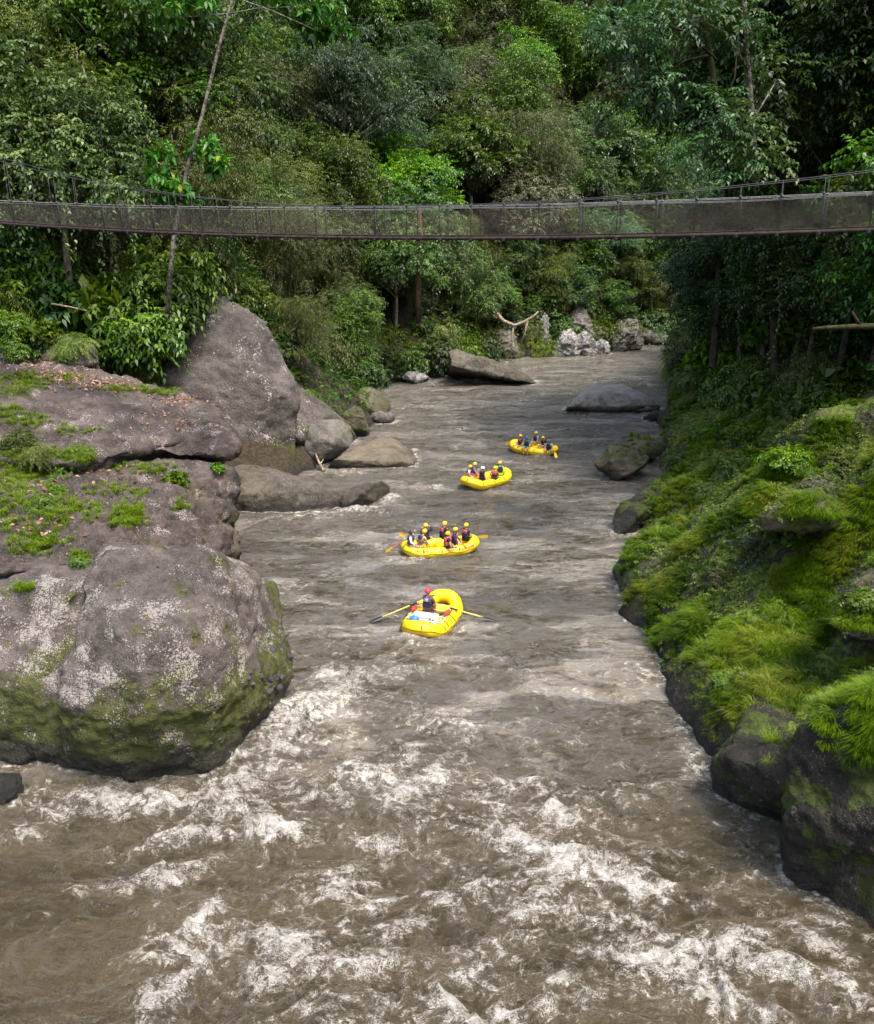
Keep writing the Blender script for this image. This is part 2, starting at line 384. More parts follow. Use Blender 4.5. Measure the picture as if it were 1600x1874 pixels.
# foam amount
fine = fbm(qx*2.4+.5*w1, qy*4.2, oct=5, seed=31, gain=.62)
web = ridge(fbm(qx*1.3, qy*2.0, oct=4, seed=33, gain=.55))
crest = w1*.5 + w2*.45 + .35*web
act = np.interp(Y, [12, 22, 28, 36, 50, 150], [.36, .35, .31, .17, .05, -.01]) * np.interp(wpx, [0, 250, 450, 1200, 1500, 1600], [.3, .6, 1, 1, .55, .6])
fa = ff*.84 + act*.95 + .20*crest*np.clip(act*3+ff, 0, 1) + .30*fine*(.35+ff)
foam = np.clip((fa-.10)/1.0, 0, 1.1)
wi = np.arange(len(X)).reshape(len(wy), NC)
wf = np.stack([wi[:-1,:-1].ravel(), wi[:-1,1:].ravel(), wi[1:,1:].ravel(), wi[1:,:-1].ravel()], 1)
def water_material():
    t = NT('river_water'); g = t.n('ShaderNodeNewGeometry'); P = g.outputs['Position']
    at = t.n('ShaderNodeAttribute', attribute_name='foam').outputs['Fac']
    pw = t.mapping(P, (1.0, 1.45, 1.0))
    d1 = t.noise(pw, 5.5, 6, .7, .8); d2 = t.noise(pw, 22, 4, .65, .4)
    b1 = t.noise(t.mapping(P, (.75, 1.9, 1)), 2.4, 5, .6, 1.2); b2 = t.noise(t.mapping(P, (1, 2.0, 1)), 9, 4, .6, .8)
    tone = t.noise(t.mapping(P, (.20, .75, 1)), 1.0, 6, .66, .8); silt_sheen = t.noise(t.mapping(P, (.55, 2.1, 1), (0, 0, .12)), 1.5, 7, .7, 1.4)
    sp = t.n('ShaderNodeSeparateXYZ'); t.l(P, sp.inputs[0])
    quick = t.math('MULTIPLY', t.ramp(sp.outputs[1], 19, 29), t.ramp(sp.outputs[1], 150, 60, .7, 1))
    c = t.mix(t.ramp(tone, .35, .65), (.050,.037,.013), (.110,.083,.044))  # muddy brown; its dark olive streaks imitate tree reflections in the colour
    c = t.mix(t.math('MULTIPLY', t.ramp(t.math('ADD', t.math('MULTIPLY', silt_sheen, .7), t.math('MULTIPLY', tone, .3)), .43, .545), quick), c, (.152,.138,.124))  # pale grey silt streaks, doubling as sky sheen painted into the colour
    n1 = t.noise(t.mapping(P, (1.0, 1.35, 1.0), (0, 0, .25)), 2.6, 9, .70, 1.1)
    n2 = t.noise(t.mapping(P, (1.0, 1.5, 1.0), (0, 0, -.2)), 5.0, 7, .62, 2.2)
    lace = t.ramp(t.math('ABSOLUTE', t.math('ADD', n2, -.5)), .0, .09, 1, 0)
    thr = t.math('ADD', at, t.math('MULTIPLY', t.math('ADD', n1, -.5), 2.75))
    thr = t.math('ADD', thr, t.math('MULTIPLY', t.math('ADD', lace, -.35), t.ramp(at, .05, .5, .10, .42)))
    thr = t.math('ADD', thr, t.math('MULTIPLY', t.math('ADD', d2, -.5), .7))
    gate = t.ramp(at, .03, .22)
    fm = t.math('MULTIPLY', t.ramp(thr, .48, 1.12), gate)
    milky = t.math('MULTIPLY', t.ramp(thr, .05, .75), gate)
    c = t.mix(t.math('MULTIPLY', milky, .55), c, (.24, .20, .145))
    fcol = t.mix(t.ramp(d1, .38, .6), (.42, .375, .315), (.76, .735, .71))
    c = t.mix(fm, c, fcol)
    rough = t.ramp(fm, 0, .6, .07, .8)
    h = t.math('ADD', t.math('MULTIPLY', b1, 1.0), t.math('MULTIPLY', b2, .55)); h = t.math('ADD', h, t.math('MULTIPLY', d2, .22)); h = t.math('ADD', h, t.math('MULTIPLY', thr, .16))
    slick = t.ramp(t.noise(t.mapping(P, (.16, .42, 1)), 1.0, 5, .6, .7), .40, .56, .28, 1.0)
    slick = t.math('MAXIMUM', slick, t.ramp(sp.outputs[1], 29, 21, 0, .85))
    h = t.math('MULTIPLY', h, slick)
    q = t.pbr(c, rough, t.bump(h, 1.0, .36), 1.0)
    q.inputs['IOR'].default_value = 1.65
    return t.done(q.outputs[0])
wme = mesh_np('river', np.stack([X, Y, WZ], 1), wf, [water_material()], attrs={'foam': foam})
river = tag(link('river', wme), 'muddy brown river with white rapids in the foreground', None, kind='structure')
def water_z(x, y):
    i = int(np.clip(np.searchsorted(wy, y), 0, len(wy)-1)); j = int(np.clip(round(((x-xl[i])/(xr[i]-xl[i]))*(NC-1)), 0, NC-1))
    return float(WZ[i*NC+j])
# ------------------------------------------------------------------ rocks
ROCKS = []
def finish_mesh(src, mods):
    o = bpy.data.objects.new('tmp', src); COL.objects.link(o)
    for typ, kw in mods:
        m = o.modifiers.new('m', typ)
        for k, v in kw.items(): setattr(m, k, v)
    dg = bpy.context.evaluated_depsgraph_get(); dg.update()
    me = bpy.data.meshes.new_from_object(o.evaluated_get(dg))
    bpy.data.objects.remove(o)
    return me
def displace(me, amp, freq, seed, crag=.5, fine=.25, flat=0.0):
    n = len(me.vertices); co = np.empty(n*3, np.float32); me.vertices.foreach_get('co', co); co = co.reshape(-1, 3).astype(float)
    nr = np.empty(n*3, np.float32); me.vertices.foreach_get('normal', nr); nr = nr.reshape(-1, 3).astype(float)
    x, y, z = (co*freq).T
    a = fbm(x, y, z*1.4, oct=4, seed=seed)
    rd = 1 - np.abs(fbm(x*1.7+9, y*1.7, z*2.2, oct=3, seed=seed+5))*2.2
    f = fbm(x*7, y*7, z*7, oct=3, seed=seed+9)
    d = amp*(a*.8 - crag*np.clip(rd-.35, 0, 1) + fine*.35*f)
    co = co + nr*d[:, None]
    me.vertices.foreach_set('co', co.astype(np.float32).ravel()); me.update()
    me.polygons.foreach_set('use_smooth', np.ones(len(me.polygons), bool))
def rock(label, hulls, mat, vox=.15, sm=6, amp=.3, freq=.5, seed=1, crag=.5, fine=.25, name='boulder', cat='boulder', group=None, subsurf=False):
    bm = bmesh.new()
    for pts in hulls:
        vs = [bm.verts.new(Vector(p)) for p in pts]
        r = bmesh.ops.convex_hull(bm, input=vs)
        bad = list({e for e in r['geom_interior'] + r['geom_unused'] if isinstance(e, bmesh.types.BMVert)})
        bmesh.ops.delete(bm, geom=bad, context='VERTS')
    bmesh.ops.recalc_face_normals(bm, faces=bm.faces[:])
    src = bpy.data.meshes.new(name); bm.to_mesh(src); bm.free()
    me = finish_mesh(src, [('REMESH', dict(mode='VOXEL', voxel_size=vox)), ('SMOOTH', dict(factor=.5, iterations=sm))])
    displace(me, amp, freq, seed, crag, fine)
    c = np.array([v.co for v in me.vertices]); o = Vector(((c[:,0].min()+c[:,0].max())/2, (c[:,1].min()+c[:,1].max())/2, c[:,2].min()))
    me.materials.clear(); me.materials.append(mat)
    me.transform(Matrix.Translation(-o)); me.name = name
    ob = link(name, me, None, o); tag(ob, label, cat, group)
    ROCKS.append(ob); return ob
def blob(label, px0, px1, top, base, mat, depth=.8, zsink=.35, seed=1, pts=26, box=.55, name='boulder', cat='boulder', group=None, amp=.1, tilt=0.0, z0=0.0, crag=.4, sm=5, vox=None):
    """a boulder standing at the waterline (or at height z0), given the width, top and foot it shows"""
    c = W((px0+px1)/2, base, z0); dep = project(c)[2]
    wd = (px1-px0)*dep/1600; ht = max((base-top)*dep/1600/CP*.93 - 0, .2)
    rng = random.Random(seed); P = []
    cy = c.y + wd*depth*.42
    for i in range(pts):
        u = rng.uniform(-1, 1); an = rng.uniform(0, 2*math.pi)
        rr = (1-abs(u)**2.6)**.5
        k = max(abs(math.cos(an)), abs(math.sin(an)))**-box
        P.append((c.x + wd*.52*rr*math.cos(an)*k*(.93+.1*rng.random()), cy + wd*depth*.5*rr*math.sin(an)*k, z0 - zsink + (ht+zsink)*(u*.5+.5) + tilt*ht*rr*math.cos(an)*(u*.5+.5)))
    return rock(label, [P], mat, vox=vox or max(.05, wd/38), sm=sm, amp=amp*min(wd, 3), freq=1.6/max(wd, .5), seed=seed, crag=crag, name=name, cat=cat, group=group)

M_big = rockmat('rock_lichen', dark=(.050,.040,.037), light=(.130,.108,.100), lichen=.48, lcol=(.34,.31,.29), moss=.44, mcol=(.038,.043,.006), mzone=(1.0, 4.6, .25), wet=.75, speck=8.5, lband=(3.2, 4.7, .09))
M_ledge = rockmat('rock_ledge', dark=(.038,.030,.026), light=(.130,.103,.094), lichen=.54, lcol=(.33,.28,.275), moss=.36, mcol=(.055,.06,.012), wet=.5, speck=7)
M_dark = rockmat('rock_dark', dark=(.031,.024,.020), light=(.112,.087,.078), lichen=.46, lcol=(.33,.285,.285), moss=.42, mcol=(.05,.055,.012), wet=.5, speck=7)
M_peak = rockmat('rock_peak', dark=(.065,.055,.050), light=(.15,.13,.12), lichen=.40, lcol=(.46,.43,.42), moss=.22, mcol=(.04,.045,.012), mzone=(.8, 4.2, .36), wet=.4, speck=4.0, scale=.7)
M_river = rockmat('rock_river', dark=(.085,.078,.068), light=(.20,.182,.16), lichen=.18, moss=.16, mcol=(.05,.06,.014), wet=.35, speck=6)
M_tan = rockmat('rock_tan', dark=(.10,.083,.06), light=(.20,.168,.125), lichen=.1, moss=.12, wet=.12, speck=6)
M_moss = rockmat('rock_moss', dark=(.055,.048,.032), light=(.14,.12,.085), lichen=.12, moss=.72, mcol=(.042,.050,.010), wet=.35, speck=6)
M_pale = rockmat('rock_pale', dark=(.05,.047,.045), light=(.46,.44,.43), lichen=.2, moss=.12, wet=.25, speck=3, scale=.8)
M_log = rockmat('rock_worn', dark=(.055,.047,.038), light=(.15,.13,.108), lichen=.15, moss=.46, mcol=(.035,.05,.012), wet=.35, speck=6)
M_bank = rockmat('rock_bank', dark=(.010,.0085,.007), light=(.034,.028,.022), lichen=.40, lcol=(.11,.10,.098), moss=.74, mcol=(.030,.042,.006), wet=.8, speck=5)

# big lichen boulder in front
rock('huge lichen-speckled grey boulder with mossy flanks, white water foaming round its foot',
 [[W(110,1432,-.8),W(180,1446,-.8),W(250,1450,-.8),W(370,1448,-.8),W(440,1414,-.8),W(500,1345,-.8),W(533,1262,-.8),
   W(120,1330,2.0),W(180,1320,2.4),W(260,1305,2.7),W(390,1285,2.6),W(470,1265,1.9),W(530,1225,1.1),W(522,1175,2.0),
   W(125,1200,4.0),W(250,1150,5.0),W(380,1125,4.8),W(470,1105,3.8),W(150,1075,5.4),W(195,1005,6.25),W(305,998,6.3),W(385,1008,5.9),W(452,1062,4.6),
   D(190,1010,33),D(430,1035,33),(-12,33,-.8),(-7,33,-.8),(-6.5,32.5,3)],
  [W(-260,1385,-.8),W(0,1395,-.8),W(90,1412,-.8),W(160,1400,.2),W(-260,1260,2.4),W(0,1260,2.6),W(100,1270,2.4),W(-260,1130,4.3),W(0,1130,4.4),W(80,1110,4.6),W(0,1080,5.0),W(-260,1075,5.1),W(130,1085,4.9),
   (-20,34,-.8),(-20,34,5.0),(-12,34,-.8),(-12,33.5,5.0)]],
 M_big, vox=.085, sm=16, amp=.30, freq=.5, seed=9, crag=.35, fine=.35)
# rough dark ledges behind it
rock('dark rough rock ledge with grass tufts rising straight behind the huge lichen boulder',
 [[W(432,1050,-.5),W(430,1038,.6),W(424,930,3.4),W(400,905,4.2),W(330,890,5.0),W(250,885,5.6),W(180,1012,5.2),W(320,1010,4.6),W(410,1020,3.6),W(430,985,2.0),(-16,42,-.5),(-13,44,-.5),(-13,30,-.5),(-13,44,4)],
  [W(260,890,5.6),W(0,905,6.4),W(-180,905,6.6),W(180,1015,5.2),W(80,1040,5.3),W(-180,1060,5.2),W(250,1000,5.2),(-26,42,6.2),(-15,42,5.4),(-25,31,-.5),(-13,31,-.5),(-26,44,-.5),(-15,44,-.5)]],
 M_dark, vox=.12, sm=5, amp=.55, freq=.62, seed=12, crag=.75, fine=.5, name='rock_ledge', cat='rock ledge')
rock('blunt overhanging rock lobe with small ferns, just above the log-shaped river rock',
 [[W(438,868,4.7),W(446,893,4.1),W(428,925,3.3),W(385,936,3.2),W(300,912,4.3),W(215,876,5.5),W(235,850,5.8),W(320,846,5.6),W(390,850,5.2),D(430,870,48),D(250,850,48),D(430,900,47.5),D(250,900,47)]],
 M_ledge, vox=.11, sm=8, amp=.30, freq=.7, seed=22, crag=.5, fine=.4, name='rock_ledge', cat='rock ledge')
rock('dark recessed rock wall under the overhanging ledge blocks on the left',
 [[D(405,800,49),D(412,850,48),D(415,940,47),D(405,960,47),D(200,800,47),D(200,960,44),D(405,790,56),D(200,780,56),D(410,960,54),D(200,960,52)]],
 M_dark, vox=.13, sm=5, amp=.3, freq=.7, seed=25, crag=.6, fine=.5, name='rock_wall', cat='rock wall')
rock('pale-topped rounded ledge block between the broad slab and the fern-grown lobe',
 [[W(438,800,6.2),W(444,824,5.7),W(420,838,5.4),W(330,836,5.8),W(258,815,6.4),W(262,780,7.0),W(340,768,7.2),W(410,780,6.8),D(430,790,49.5),D(280,780,50),D(425,822,48.5),D(280,825,48)]],
 M_ledge, vox=.11, sm=8, amp=.26, freq=.75, seed=31, crag=.5, fine=.4, name='rock_ledge', cat='rock ledge')
rock('long sloping rock slab littered with pinkish dead leaves, left of the pointed boulder',
 [[W(-220,640,9.8),W(0,652,9.4),W(90,655,9.3),W(200,690,8.4),W(300,708,7.9),W(380,742,7.3),W(426,768,6.9),W(420,790,6.4),W(290,800,6.5),W(255,812,6.2),W(150,790,7.0),W(0,745,8.2),W(-220,735,8.4),
   W(0,840,6.7),W(-220,845,6.6),W(140,850,6.2),(-14,55,5),(-24,56,7),(-36,52,7),(-14,50,2),(-36,42,2),(-18,44,2)]],
 M_ledge, vox=.14, sm=5, amp=.34, freq=.55, seed=41, crag=.5, fine=.4, name='rock_slab', cat='rock slab')
rock('low brown rock step above the leaf-littered slab under the dark bushes',
 [[W(-200,595,11.2),W(0,602,10.9),W(110,612,10.5),W(180,640,9.8),W(185,665,9.1),W(80,650,9.5),W(-200,645,9.7),(-24,60,9.5),(-40,60,10.5),(-24,60,6),(-40,52,6),(-22,54,6)]],
 M_ledge, vox=.16, sm=5, amp=.3, freq=.6, seed=45, crag=.6, fine=.4, name='rock_ledge', cat='rock ledge')
blob('small wet black rock at the left edge, beside the huge lichen boulder', -40, 28, 1428, 1470, M_bank, seed=3, depth=1.0)
# pointed boulder
rock('tall pointed grey boulder with a sharp ridge, towering over the left bank',
 [[D(350,548,66),D(372,534,66),D(412,536,66),D(450,556,65.5),D(486,586,65),D(505,640,64),D(530,680,63),D(543,730,62),D(545,800,61.2),D(538,868,60.6),D(470,872,60),
   D(440,800,58.6),D(425,870,58.4),D(300,700,59.5),D(283,690,61),D(296,640,62),D(322,600,64),D(325,570,65),D(360,575,63),D(420,575,63),D(455,690,60.2),D(400,640,61),D(500,720,60.6),
   D(300,860,59),D(540,860,70),D(400,600,71),D(480,640,70),D(300,700,70),D(300,900,68)]],
 M_peak, vox=.16, sm=4, amp=.42, freq=.26, seed=52, crag=.45, fine=.2)
rock('sloping brown-grey boulder leaning against the right foot of the pointed boulder',
 [[W(540,840,-.3),W(600,840,-.4),W(648,812,-.4),W(650,800,.4),D(625,765,68),D(580,728,69),D(545,705,69),D(530,705,66),D(600,760,65),W(540,800,2.4),D(560,740,74),D(620,780,74),(-13,74,-.5),(-6,72,-.5)]],
 M_peak, vox=.13, sm=6, amp=.22, freq=.5, seed=55, crag=.4)
blob('smooth round grey boulder below the pointed boulder, behind the flat tan rock', 543, 645, 768, 852, M_river, seed=57, depth=1.0, amp=.05, box=.3)
rock('flat tan rock shelf lying low on the water behind the log-shaped rock',
 [[W(594,860,-.2),W(680,858,-.2),W(762,858,-.2),W(755,845,.35),W(700,818,.75),W(650,818,.9),W(610,840,.8),(-5,70,-.2),(-1.5,67,-.2),(-4,69,.7)]],
 M_tan, vox=.08, sm=6, amp=.12, freq=.8, seed=58, crag=.4, name='flat_rock', cat='rock')
rock('long log-shaped worn rock with a knobbed dark end, half across the calm water',
 [[W(420,944,-.4),W(520,946,-.4),W(600,944,-.4),W(640,938,-.4),W(640,895,1.15),W(560,880,1.45),W(480,868,1.75),W(425,862,2.0),W(430,905,1.0),W(560,915,.6),(-13,56,1.9),(-8,55,.9),(-13,57,-.4),(-5.4,54,-.4)],
  [W(620,945,-.4),W(690,932,-.4),W(716,915,-.2),W(717,888,.8),W(700,877,1.45),W(680,880,1.5),W(665,900,1.1),W(625,905,.9),W(640,890,1.1),(-3.4,54.5,-.4),(-5.4,54.5,.6)]],
 M_log, vox=.085, sm=10, amp=.16, freq=.7, seed=61, crag=.3, name='long_rock', cat='rock')
small = [
 (620,680,742,800,M_moss,71,'egg-shaped mossy boulder standing in front of the other shore stones'),
 (612,716,716,770,M_moss,72,'broad green-topped boulder right behind the egg-shaped mossy one'),
 (656,697,708,722,M_river,73,'flat grey stone in the water beyond the green-topped boulder'),
 (560,628,718,765,M_river,74,'rounded grey-brown stone wedged between the sloping boulder and the green-topped one'),
 (592,640,706,738,M_pale,75,'pale grey stone on the shore, touching the water under the low bushes'),
 (676,722,752,772,M_river,76,'small low wet stone at the tip of the shore, right of the egg-shaped boulder'),
 (724,786,680,700,M_pale,77,'low white rounded rock at the waterline under the forest edge'),
 (700,760,632,696,M_moss,78,'mossy squarish block at the forest edge left of the white jagged rock'),
 (746,794,642,684,M_pale,79,'jagged white and black rock between two mossy blocks'),
 (768,826,644,686,M_moss,80,'dark mossy block behind the jagged rock, left of the slanted slab'),
 (778,815,676,690,M_river,81,'little brown stone at the water in front of the dark mossy block'),
 (1160,1206,740,755,M_river,86,'small dark stone in front of the broad mid-river boulder'),
 (1182,1222,752,771,M_bank,87,'low mossy stone at the foot of the hanging creepers'),
 (1165,1232,604,632,M_river,95,'farthest low grey rocks where the river turns out of sight'),
]
for (a, b, t_, bs, m, sd, lb) in small:
    blob(lb, a, b, t_, bs, m, seed=sd, depth=.9, amp=.20 if m is M_pale else .10 if m is not M_moss else .07, crag=.7 if m is M_pale else .35, sm=3 if m is M_pale else 5, group='rocks along the far shore')
rock('big slanted grey slab with mossy left flank, dipping into the far water',
 [[W(822,690,-.3),W(880,690,-.3),W(955,686,-.3),W(952,678,.7),W(930,672,1.2),D(880,652,97),D(838,638,98),D(820,642,98),D(826,670,95),(5,102,-.3),(12,98,-.3),D(840,645,103)]],
 M_log, vox=.12, sm=9, amp=.26, freq=.55, seed=83, crag=.5, name='slanted_rock', cat='rock')
rock('broad smooth grey boulder lying in mid river near the right bank',
 [[W(1033,755,-.3),W(1120,758,-.3),W(1212,755,-.3),W(1210,742,.6),W(1196,730,1.2),W(1180,722,1.6),W(1150,718,1.85),W(1115,718,1.9),W(1080,722,1.75),W(1055,730,1.4),W(1038,745,.8),(21,90,-.3),(14,90,-.3),(16,90.5,1.3),(19,90.5,1.3)]],
 rockmat('rock_midstream', dark=(.15,.14,.125), light=(.34,.315,.285), lichen=.15, moss=.1, wet=.3, speck=6), vox=.1, sm=14, amp=.18, freq=.6, seed=85, crag=.3)
def crag(label, poly, back, mat, seed, z0=-.3, Yf=None, sm=1, amp=.35):
    """a jagged rock: its outline at the front, a smaller copy behind"""
    c = W(sum(p[0] for p in poly)/len(poly), max(p[1] for p in poly), z0); Y0 = c.y; P = []
    mx = sum(p[0] for p in poly)/len(poly); my = max(p[1] for p in poly)
    for i, (a, b) in enumerate(poly):
        P.append(D(a, b, Y0 + (my-b)*.03)); P.append(D(mx+(a-mx)*.75, my+(b-my)*.85, Y0+back)); P.append(D(mx+(a-mx)*.7, my+(b-my)*.6+2, Y0-back*.25))
    return rock(label, [P], mat, vox=.11, sm=sm, amp=amp, freq=.75, seed=seed, crag=1.0, fine=.5, name='boulder', cat='boulder', group='rocks along the far shore')
crag('left leaning block of the white rock outcrop at the river bend', [(1008,656),(1018,628),(1030,606),(1046,598),(1060,620),(1062,654)], 4, M_pale, 191)
crag('tallest middle block of the white rock outcrop at the river bend', [(1044,653),(1050,622),(1068,606),(1082,612),(1096,632),(1098,652)], 4, M_pale, 192)
crag('right smooth white block of the outcrop at the river bend', [(1086,652),(1088,630),(1100,618),(1112,622),(1116,648)], 3, M_pale, 193)
crag('thin white upright rock just left of the white outcrop', [(990,650),(992,610),(990,585),(997,574),(1006,582),(1004,620),(1008,652)], 2, M_pale, 194)
crag('dark grey pinnacle rising behind the white outcrop', [(1036,600),(1044,575),(1058,558),(1072,566),(1084,592),(1090,614),(1040,615)], 4, M_river, 195, z0=2.2)
crag('brown-grey crag beyond the white outcrop at the bend', [(1112,644),(1118,612),(1132,588),(1150,584),(1164,586),(1170,600),(1180,634)], 5, M_river, 196)
crag('upright grey-brown rock under the fallen bare branch', [(900,658),(902,625),(914,600),(934,597),(946,615),(952,657)], 4, M_river, 197)
# right bank rocks
rock('rounded dark boulder with mossy top at the edge of the right bank, nearest the grass',
 [[W(1298,1405,-.6),W(1318,1472,-.6),W(1380,1500,-.6),W(1452,1530,-.6),W(1300,1395,.8),W(1330,1385,1.9),W(1400,1400,2.4),W(1450,1440,2.4),W(1400,1460,1.4),(11.5,27,-.6),(11.5,27,2.2),(12.5,23,2)]],
 M_bank, vox=.085, sm=8, amp=.2, freq=.7, seed=101, crag=.4, fine=.4)
rock('black overhanging cliff block with fringe of grass at the lower right corner',
 [[W(1432,1592,-.7),W(1440,1615,-.7),W(1520,1655,-.7),W(1605,1685,-.7),W(1750,1730,-.7),W(1428,1570,.9),W(1442,1480,2.2),W(1450,1400,3.2),W(1470,1340,4.0),W(1540,1300,4.9),W(1620,1270,5.6),W(1800,1260,6.0),W(1620,1500,3.0),W(1800,1550,3.0),
   (18,24,5.5),(13,24.5,3.5),(18,24,-.7),(12,24,-.7),(17,16,5)]],
 M_bank, vox=.09, sm=8, amp=.28, freq=.6, seed=103, crag=.5, fine=.5, name='cliff_block', cat='cliff')
blob('brown mossy boulder jutting from the right bank beside the third raft', 1100, 1196, 822, 882, M_moss, seed=105, depth=1.1)
blob('upper moss-capped boulder tucked under the grass beside the farthest raft', 1140, 1215, 803, 850, M_moss, seed=107, depth=1.1)
rock('dark leaning mossy rock at the water opposite the crowded raft',
 [[W(1118,990,-.4),W(1150,985,-.4),W(1195,925,-.4),W(1122,950,.6),W(1130,930,1.2),W(1165,905,1.7),W(1190,885,2.0),W(1175,940,1.2),(15,52,-.4),(15,52,2)]],
 M_bank, vox=.08, sm=6, amp=.18, freq=.7, seed=109, crag=.4)
rock('bulging olive-green rock nose of the right bank beyond the oar raft',
 [[W(1114,1050,-.5),W(1124,1070,-.5),W(1160,1130,-.5),W(1120,1035,.8),W(1150,995,1.7),W(1200,985,2.4),W(1215,1040,2.0),W(1180,1080,1.2),(12.5,42,-.5),(12.5,36,-.5),(12.5,42,2.4)]],
 M_moss, vox=.08, sm=8, amp=.16, freq=.6, seed=111, crag=.3)
rock('pinkish lichen-covered rock face showing through the grass at the right edge',
 [[W(1530,1110,5.3),W(1550,1070,5.9),W(1620,1050,6.4),W(1760,1030,6.8),W(1540,1160,4.9),W(1620,1170,5.0),W(1760,1170,5.4),(17,30,5.6),(20,30,6.0),(17,27,2),(20,27,2),(14.8,29,3)]],
 M_ledge, vox=.09, sm=5, amp=.22, freq=.8, seed=113, crag=.5, fine=.5, name='rock_outcrop', cat='rock')
rock('brown mossy rock ledge with a dark overhang, high on the grassy right slope',
 [[W(1385,945,6.6),W(1410,925,7.0),W(1480,915,7.3),W(1395,965,6.1),W(1470,972,6.3),W(1530,960,6.8),(17,37,6.6),(17,36,5),(14.6,35,4),(18,35,6)]],
 M_moss, vox=.1, sm=5, amp=.22, freq=.7, seed=115, crag=.5, fine=.5, name='rock_ledge', cat='rock ledge')

# ------------------------------------------------------------------ hanging footbridge
m_rust = plain('rusty_steel', (.030,.020,.017), .8, .3, .2, .45, 5)
m_cable = plain('galvanised_cable', (.24,.235,.24), .75, .2, .1)
m_dkcable = plain('dark_cable', (.05,.05,.055), .6, .3, .2)
m_wire = plain('weathered_wire', (.15,.128,.112), .8, .2, 0)
m_deckwood = plain('grey_timber', (.13,.10,.085), .85, .2, 0, .35, 4)
bridge = tag(empty('suspension_bridge', (0, 36.4, 15.6)), 'narrow hanging footbridge with wire mesh sides crossing high over the river', 'bridge')
B0, B1 = Vector((-33, 50.2, 0)), Vector((24, 26.4, 0))
axis_v = (B1-B0); BL = axis_v.length; ax = axis_v.normalized(); bn = Vector((-ax.y, ax.x, 0))   # bn points away from the camera
def line_y(px): # distance of the near side where the picture column px crosses it
    lo, hi = 20.0, 60.0
    for _ in range(40):
        m = (lo+hi)/2; q = D(px, 430, m); side = (q - B0).dot(bn)
        if side > 0: hi = m
        else: lo = m
    return lo
def prof(pts):
    T, Z = [], []
    for px, py in pts:
        q = D(px, py, line_y(px)); T.append((q-B0).dot(ax)); Z.append(q.z)
    c = np.polyfit(T, Z, 2); return lambda t: float(np.polyval(c, t))
deck_f = prof([(0,409),(100,418),(250,427),(400,434),(760,438),(1100,434),(1350,430),(1600,426)])
rail_f = prof([(0,368),(150,372),(400,377),(700,380),(1000,374),(1300,362),(1600,350)])
Tm = [(D(px, 400, line_y(px))-B0).dot(ax) for px in (0, 540, 900, 1180, 1600)]
zc = [D(px, py, line_y(px)).z for px, py in ((0,292),(500,374),(800,379),(1180,362),(1600,312))]
def main_f(t):
    tc = (Tm[1]+Tm[2])/2
    k = (zc[0]-zc[2])/(Tm[0]-tc)**2 if t < tc else (zc[4]-zc[2])/(Tm[4]-tc)**2
    return max(zc[2]+.05 + k*(t-tc)**2, rail_f(t)+.04)
def bp(t, side, z): p = B0 + ax*t + bn*(side*1.15); return Vector((p.x, p.y, z)) - Vector(bridge.location)
NS = 76; TS = [BL*i/(NS-1) for i in range(NS)]
for side in (0, 1):
    b = MB(); b.tube([bp(t, side, deck_f(t)+.05) for t in TS], .07, 6); b.tube([bp(t, side, deck_f(t)+.16) for t in TS], .025, 6); b.build('edge_beam', m_rust, bridge)
    b = MB(); b.tube([bp(t, side, rail_f(t)) for t in TS], .012, 6); b.tube([bp(t, side, rail_f(t)-.085+.02*math.sin(t*.9)) for t in TS], .009, 6); b.build('hand_cable', m_cable, bridge)
    b = MB(); b.tube([bp(t, side, main_f(t)) for t in TS], .016, 6); b.build('main_cable', m_dkcable, bridge)
    nh = 44
    for i in range(nh):
        t = BL*(i+.5)/nh + random.uniform(-.1, .1); b = MB()
        z0, z1 = deck_f(t)+.02, max(main_f(t), rail_f(t))
        w_ = random.uniform(-.04, .04)
        b.tube([bp(t, side, z0), bp(t+w_*.5, side, rail_f(t)), bp(t+w_, side, z1+.03)], [.016, .014, .009], 5)
        if i % 2: b.tube([bp(t+.05, side, z0), bp(t+.06+w_*.5, side, rail_f(t)), ], .012, 5)
        b.box(bp(t, side, z0-.02), (.13, .12, .15), ax.to_track_quat('X', 'Z').to_matrix())
        b.box(bp(t+w_*.5, side, rail_f(t)+.02), (.07, .07, .10), ax.to_track_quat('X', 'Z').to_matrix())
        b.build('hanger', m_dkcable, bridge)
    # the wire mesh: every wire a thin strand
    V, F = [], []; cell = .080; hw = .0021
    nw = int(BL/cell)
    for i in range(-24, nw):
        for sg in (1, -1):
            t0 = i*cell if sg > 0 else (i+24)*cell
            pts = []
            for k in range(4):
                f = k/3; t = t0 + sg*f*1.45
                if 0 <= t <= BL:
                    zb, zt = deck_f(t)+.08, rail_f(t)-.02
                    pts.append(bp(t, side, zb + (zt-zb)*f) + bn*(.05*math.sin(t*2.1)*math.sin(f*3.1)+.003*sg))
            if len(pts) < 2: continue
            n0 = len(V)
            for p in pts:
                for (du, dz) in ((hw, 0), (-hw*.5, hw*.86), (-hw*.5, -hw*.86)): V.append(p + ax*du*1.2 + bn*dz)
            for k in range(len(pts)-1):
                for e in range(3):
                    F.append((n0+k*3+e, n0+k*3+(e+1) % 3, n0+k*3+3+(e+1) % 3, n0+k*3+3+e))
    me = mesh_np('mesh_panel', np.array(V), np.array(F), [m_wire]); link('mesh_panel', me, bridge)
b = MB()
t = .1
while t < BL:
    b.box(bp(t, .5, deck_f(t)+.12), (.17, 1.16, .045), ax.to_track_quat('X', 'Z').to_matrix()); t += .2
b.build('deck', m_deckwood, bridge, False)
